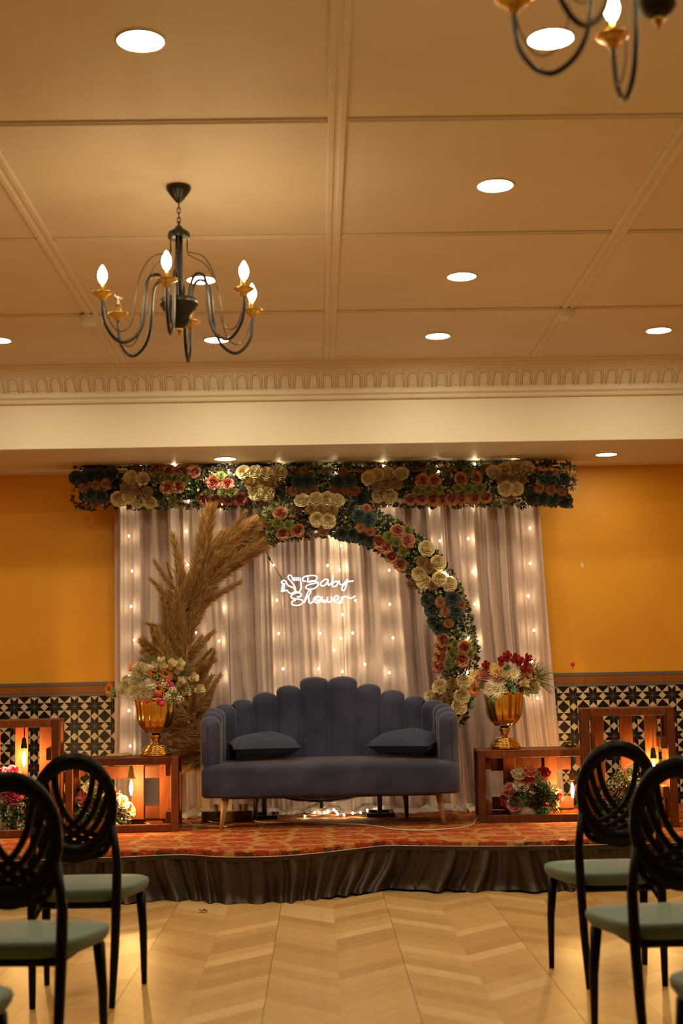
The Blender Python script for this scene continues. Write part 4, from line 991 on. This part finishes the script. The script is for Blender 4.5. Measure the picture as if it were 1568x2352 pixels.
# ------------------------------------------------------------------ hanging filament bulbs
def pendant(top, bulb_z, label, sock, cordm, rope=True, coil=None):
    t = empty('pendant_bulb', Vector((top.x, top.y, bulb_z))); tag(t, label, 'light bulb', 'hanging filament bulbs'); H = top.z-bulb_z
    b = MB(); b.tube([(0, 0, .06), (.002, 0, H*.6), (0, 0, H)], .006 if rope else .0035, 8); b.build('cord', cordm, t)
    b = MB(); b.lathe([(.001, .078), (.010, .076), (.014, .066), (.017, .04), (.020, .022), (.021, .008), (.001, .006)], 20)
    if sock == 'rope': b.lathe([(.021, .010), (.030, .004), (.031, -.001), (.020, .0)], 20)
    b.build('socket', sock, t)
    b = MB(); b.lathe([(.0125, .004), (.0135, -.012), (.022, -.038), (.0285, -.062), (.028, -.078), (.021, -.10), (.010, -.114), (.001, -.118)], 24); g = b.build('glass', 'bulb_glass', t)
    b = MB(); b.lathe([(.004, -.018), (.0085, -.035), (.012, -.06), (.010, -.082), (.004, -.092), (.001, -.094)], 14); b.build('filament', 'lamp_edison', g)
    if coil:
        b = MB(); b.tube(catmull([Vector(q)-t.location for q in coil], 8), .009, 8); b.build('rope_coil', cordm, t)
    return t
zt_ = Z0+.478
xA = PY(302, 1800, 9.52).x
pendant(Vector((xA, 9.50, zt_+.012)), PY(302, 1788, 9.52).z, 'lit filament bulb with rope socket hanging in the low left crate', 'rope', 'rope', coil=[(xA, 9.50, zt_+.0), (xA+.004, 9.49, zt_+.022), (xA-.02, 9.49, zt_+.014), (xA-.05, 9.52, zt_+.012), (xA-.10, 9.50, zt_+.012), (xA-.16, 9.53, zt_+.012), (xA-.12, 9.56, zt_+.014), (xA-.05, 9.54, zt_+.020), (xA-.015, 9.52, zt_+.024)])
zL = Z0+.745; xB = PY(55, 1740, 9.42).x
pendant(Vector((xB, 9.42, zL-.03)), PY(56, 1722, 9.42).z, 'lit filament bulb with black socket hanging in the tall left crate', 'black_metal', 'black_metal', rope=False)
xC = PY(1314, 1810, 9.66).x; zC = Z0+.475
pendant(Vector((xC, 9.66, zC+.012)), PY(1314, 1795, 9.66).z, 'lit filament bulb on dark rope hanging in the low right crate', 'rope_dark', 'rope_dark', coil=[(xC, 9.66, zC), (xC+.01, 9.65, zC+.03), (xC-.02, 9.65, zC+.035), (xC-.035, 9.66, zC+.012), (xC+.02, 9.67, zC+.012), (xC+.035, 9.66, zC+.012)])
zR = Z0+.765; xD = PY(1500, 1740, 9.30).x
pendant(Vector((xD, 9.30, zR-.04)), PY(1500, 1745, 9.30).z, 'filament bulb with black socket in the tall right crate behind the near chair', 'black_metal', 'cable_white', rope=False)

# ------------------------------------------------------------------ cables and power strip
def cable(pts, label, r=.004, mt='cable_white'):
    base = pts[0].copy(); o = MB(); o.tube([q-base for q in catmull(pts, 7)], r, 6)
    return tag(o.build('cable', mt, None, base), label, 'cable', 'cables on the stage')
zc = STAGE_Z+.005
cable([PY(572, 1846, 9.98)]+[PZ(x, y, zc) for x, y in [(570, 1868), (574, 1880), (600, 1888), (680, 1889), (780, 1891), (860, 1897), (900, 1904), (960, 1907), (1030, 1904), (1080, 1896), (1092, 1884), (1100, 1874)]], 'white cable running along the carpet in front of the sofa legs')
rr = random.Random(4)
for i, (pl, lb) in enumerate([([(415, 1870), (440, 1878), (470, 1872), (490, 1880), (520, 1874), (545, 1868)], 'white cable looping from the left crate to the power strip, rearmost'),
                              ([(412, 1886), (440, 1893), (425, 1882), (455, 1873), (480, 1886), (505, 1889), (540, 1882), (535, 1866)], 'white cable with a loop beside the left sofa leg'),
                              ([(414, 1896), (450, 1895), (490, 1896), (520, 1899)], 'short white cable lying nearest the left crate'),
                              ([(430, 1862), (460, 1866), (498, 1858), (492, 1872), (500, 1880), (520, 1868), (534, 1856)], 'white cable coiled behind the left sofa leg')]):
    cable([PZ(x, y, zc+rr.uniform(0, .012)) for x, y in pl], lb, .0035)
cable([PZ(320, 1888, Z0+.028), PZ(335, 1890, Z0+.028), PZ(342, 1893, Z0+.028), PZ(315, 1896, Z0+.028), PZ(360, 1899, Z0+.028)], 'white cable on the floor of the low left crate', .0035)
q = PZ(522, 1878, STAGE_Z); q2 = PZ(580, 1876, STAGE_Z); psy = 10.08
xa_, xb_ = PY(464, 1870, psy).x, PY(580, 1870, psy).x
ps = empty('power_strip', Vector(((xa_+xb_)/2, psy, STAGE_Z+.001))); tag(ps, 'brown power strip box with plugs under the left end of the sofa', 'power strip')
box_ob('housing', (0, 0, .033), (xb_-xa_, .09, .066), 'strip_brown', ps); box_ob('socket_plate', (0, 0, .068), (xb_-xa_-.01, .08, .005), 'white_plastic', ps)
for x in (PY(550, 1848, psy).x, PY(566, 1846, psy).x, PY(530, 1848, psy).x, PY(496, 1848, psy).x): box_ob('plug', (x-ps.location.x, 0, .092), (.036, .035, .045), 'cable_white', ps, bev=.008)

# small litter
def scrap(p, mt, label, r, seed):
    rs = random.Random(seed); b = MB()
    b.grid(lambda u, v: (r*(u-.5)*2+rs.uniform(-1, 1)*r*.12, r*.7*(v-.5)*2+rs.uniform(-1, 1)*r*.12, .001+r*.5*abs(math.sin(u*5+seed)*math.sin(v*4+1))+rs.uniform(0, r*.15)), 8, 7)
    tag(b.build('paper_scrap', mt, None, p, smooth=False), label, 'litter')
scrap(PZ(980, 1868, STAGE_Z+.001), 'chip_white', 'small crumpled wrapper on the carpet behind the right sofa leg', .022, 3)
scrap(PZ(467, 2094, .0035), 'leg_dark', 'tiny dark scrap on the floor in front of the stage skirt', .022, 5)
mat('tag_blue', (.22, .30, .42), .4)
rb_ = [o for o in bpy.data.objects if o.name.startswith('flower_arrangement') and 'red rosebuds' in o.get('label', '')][0]
pc = PY(1108, 1535, 9.70)-rb_.location; b = MB()
b.tube([pc+Vector((.022*math.cos(2*PI*k/16), .004*math.sin(2*PI*k/8), .010*math.sin(2*PI*k/16))) for k in range(16)], .0035, 6, closed=True); b.build('ribbon_loop', 'tag_blue', rb_)

# ------------------------------------------------------------------ chairs
def make_chair():
    t = empty('banquet_chair'); 
    # seat: tapered rounded cushion; local -Y = rear, +Y = front (towards the stage)
    SH = .445
    def outline(a):
        c, s = math.cos(a), math.sin(a); x = math.copysign(abs(c)**.52, c); y = math.copysign(abs(s)**.60, s)
        wd_ = .258-.075*(1-(y+1)/2)**1.2; return x*wd_, y*.215
    b = MB(); prof = [(0, -.055), (.86, -.055), (.93, -.048), (.985, -.03), (1.0, -.014), (.985, -.003), (.93, .003), (.6, .004), (0, .003)]
    def sf(u, v):
        i = min(len(prof)-2, int(v*(len(prof)-1)+1e-9)); f = v*(len(prof)-1)-i; k = prof[i][0]*(1-f)+prof[i+1][0]*f; z = prof[i][1]*(1-f)+prof[i+1][1]*f
        x, y = outline(2*PI*u); return (x*k, y*k+.03, SH+z)
    b.grid(sf, 56, 9, closeu=True); b.build('seat', 'seat_teal', t)
    b = MB(); b.box((0, .02, SH-.068), (.30, .32, .03), bev=.008); b.build('seat_frame', 'chair_black', t, smooth=False)
    RZ, RA, RBv, RY = .765, .172, .215, -.205    # oval ring of the back
    def ring(a, k=1.0): return Vector((RA*k*math.cos(a), RY-.05*((RZ+RBv*k*math.sin(a))-.56), RZ+RBv*k*math.sin(a)))
    # back ring, flat wide band
    b = MB(); n = 56
    for i in range(n):
        a = 2*PI*i/n; wv = .034+.018*max(0, math.sin(a))+.024*max(0, -math.sin(a))
        for k, dyy in ((1.0, -.011), (1.0, .011), (1-wv/.19*1.1, .013), (1-wv/.19*1.1, -.013)):
            p = ring(a, k); b.v.append((p.x, p.y+dyy, p.z))
    for i in range(n):
        j = (i+1) % n
        for k in range(4): q = (k+1) % 4; b.face((i*4+k, j*4+k, j*4+q, i*4+q))
    b.build('back_ring', 'chair_black', t)
    # woven curved slats of the back
    def slat(a0, a1, cx, cz_, r=.0062, dy_=0):
        p0, p1 = ring(a0, .88), ring(a1, .86); c = Vector((cx, RY-.05*(cz_-.56), cz_)); P = []
        for k in range(15):
            s = k/14; q = p0*(1-s)**2+c*2*s*(1-s)+p1*s*s; q.y += dy_; P.append(q)
        bb = MB()
        for k, q in enumerate(P):
            tg = (P[min(14, k+1)]-P[max(0, k-1)]).normalized(); sd = tg.cross(Vector((0, 1, 0))).normalized()*r
            for e1, e2 in ((1, .45), (-1, .45), (-1, -.45), (1, -.45)): bb.v.append(tuple(q+sd*e1+Vector((0, r*e2, 0))))
        for k in range(14):
            for e1 in range(4): e2 = (e1+1) % 4; bb.face((k*4+e1, k*4+e2, k*4+4+e2, k*4+4+e1))
        return bb
    for sg in (1, -1):
        for i in range(6):
            a0 = R_(122+i*17); a1 = R_(-38-i*10); cx = -.075-.018*i; cz_ = .675-.026*i
            if sg < 0: a0, a1, cx = PI-a0, PI-a1, -cx
            slat(a0, a1, cx, cz_, .0112, .004*sg).build('back_slat', 'chair_black', t)
    for sx in (-1, 1):
        b = MB(); P = [(sx*.155, -.235, .001), (sx*.163, -.215, .22), (sx*.168, -.205, .42), (sx*.170, -.205, .55), ring(R_(-20 if sx > 0 else 200), .96)+Vector((0, -.002, 0))]
        b.tube(P, [.0125, .017, .019, .018, .013], 10); b.build('leg', 'chair_black', t)
        b = MB(); b.tube([(sx*.205, .205, .001), (sx*.205, .185, .22), (sx*.198, .155, .385)], [.0115, .0165, .021], 10); b.build('leg', 'chair_black', t)
        b = MB(); b.tube([(sx*.166, -.205, .33), (sx*.15, -.16, .375), (sx*.13, -.08, .385)], [.013, .016, .015], 8); b.build('bracket', 'chair_black', t)
    return t
proto = make_chair(); used = False
def put_chair(px, py, rz, label, z=0):
    global used
    p = PZ(px, py, .43)
    if not used: r = proto; used = True
    else:
        r = proto.copy(); COL.objects.link(r)
        for ch_ in list(proto.children):
            c = ch_.copy(); COL.objects.link(c); c.parent = r
    r.location = (p.x, p.y, 0); r.rotation_euler = (0, 0, rz); tag(r, label, 'chair', 'chairs facing the stage')
def chair_at(x, y, rz, label):
    q = proj((x, y, .43)); put_chair(q[0], q[1], rz, label)
chair_at(-.965, 5.96, R_(-3), 'black chair with teal seat nearest the stage, left of the aisle')
chair_at(-.965, 4.80, R_(-5), 'black chair with teal seat in the second row, left of the aisle')
chair_at(-1.07, 3.78, R_(-4), 'black chair with teal seat cut by the lower left corner')
chair_at(1.20, 6.10, R_(4), 'black chair with teal seat nearest the stage, right of the aisle')
chair_at(1.15, 4.88, R_(4), 'black chair with teal seat in the second row, right of the aisle')
chair_at(1.165, 3.76, R_(3), 'black chair with teal seat cut by the lower right corner')
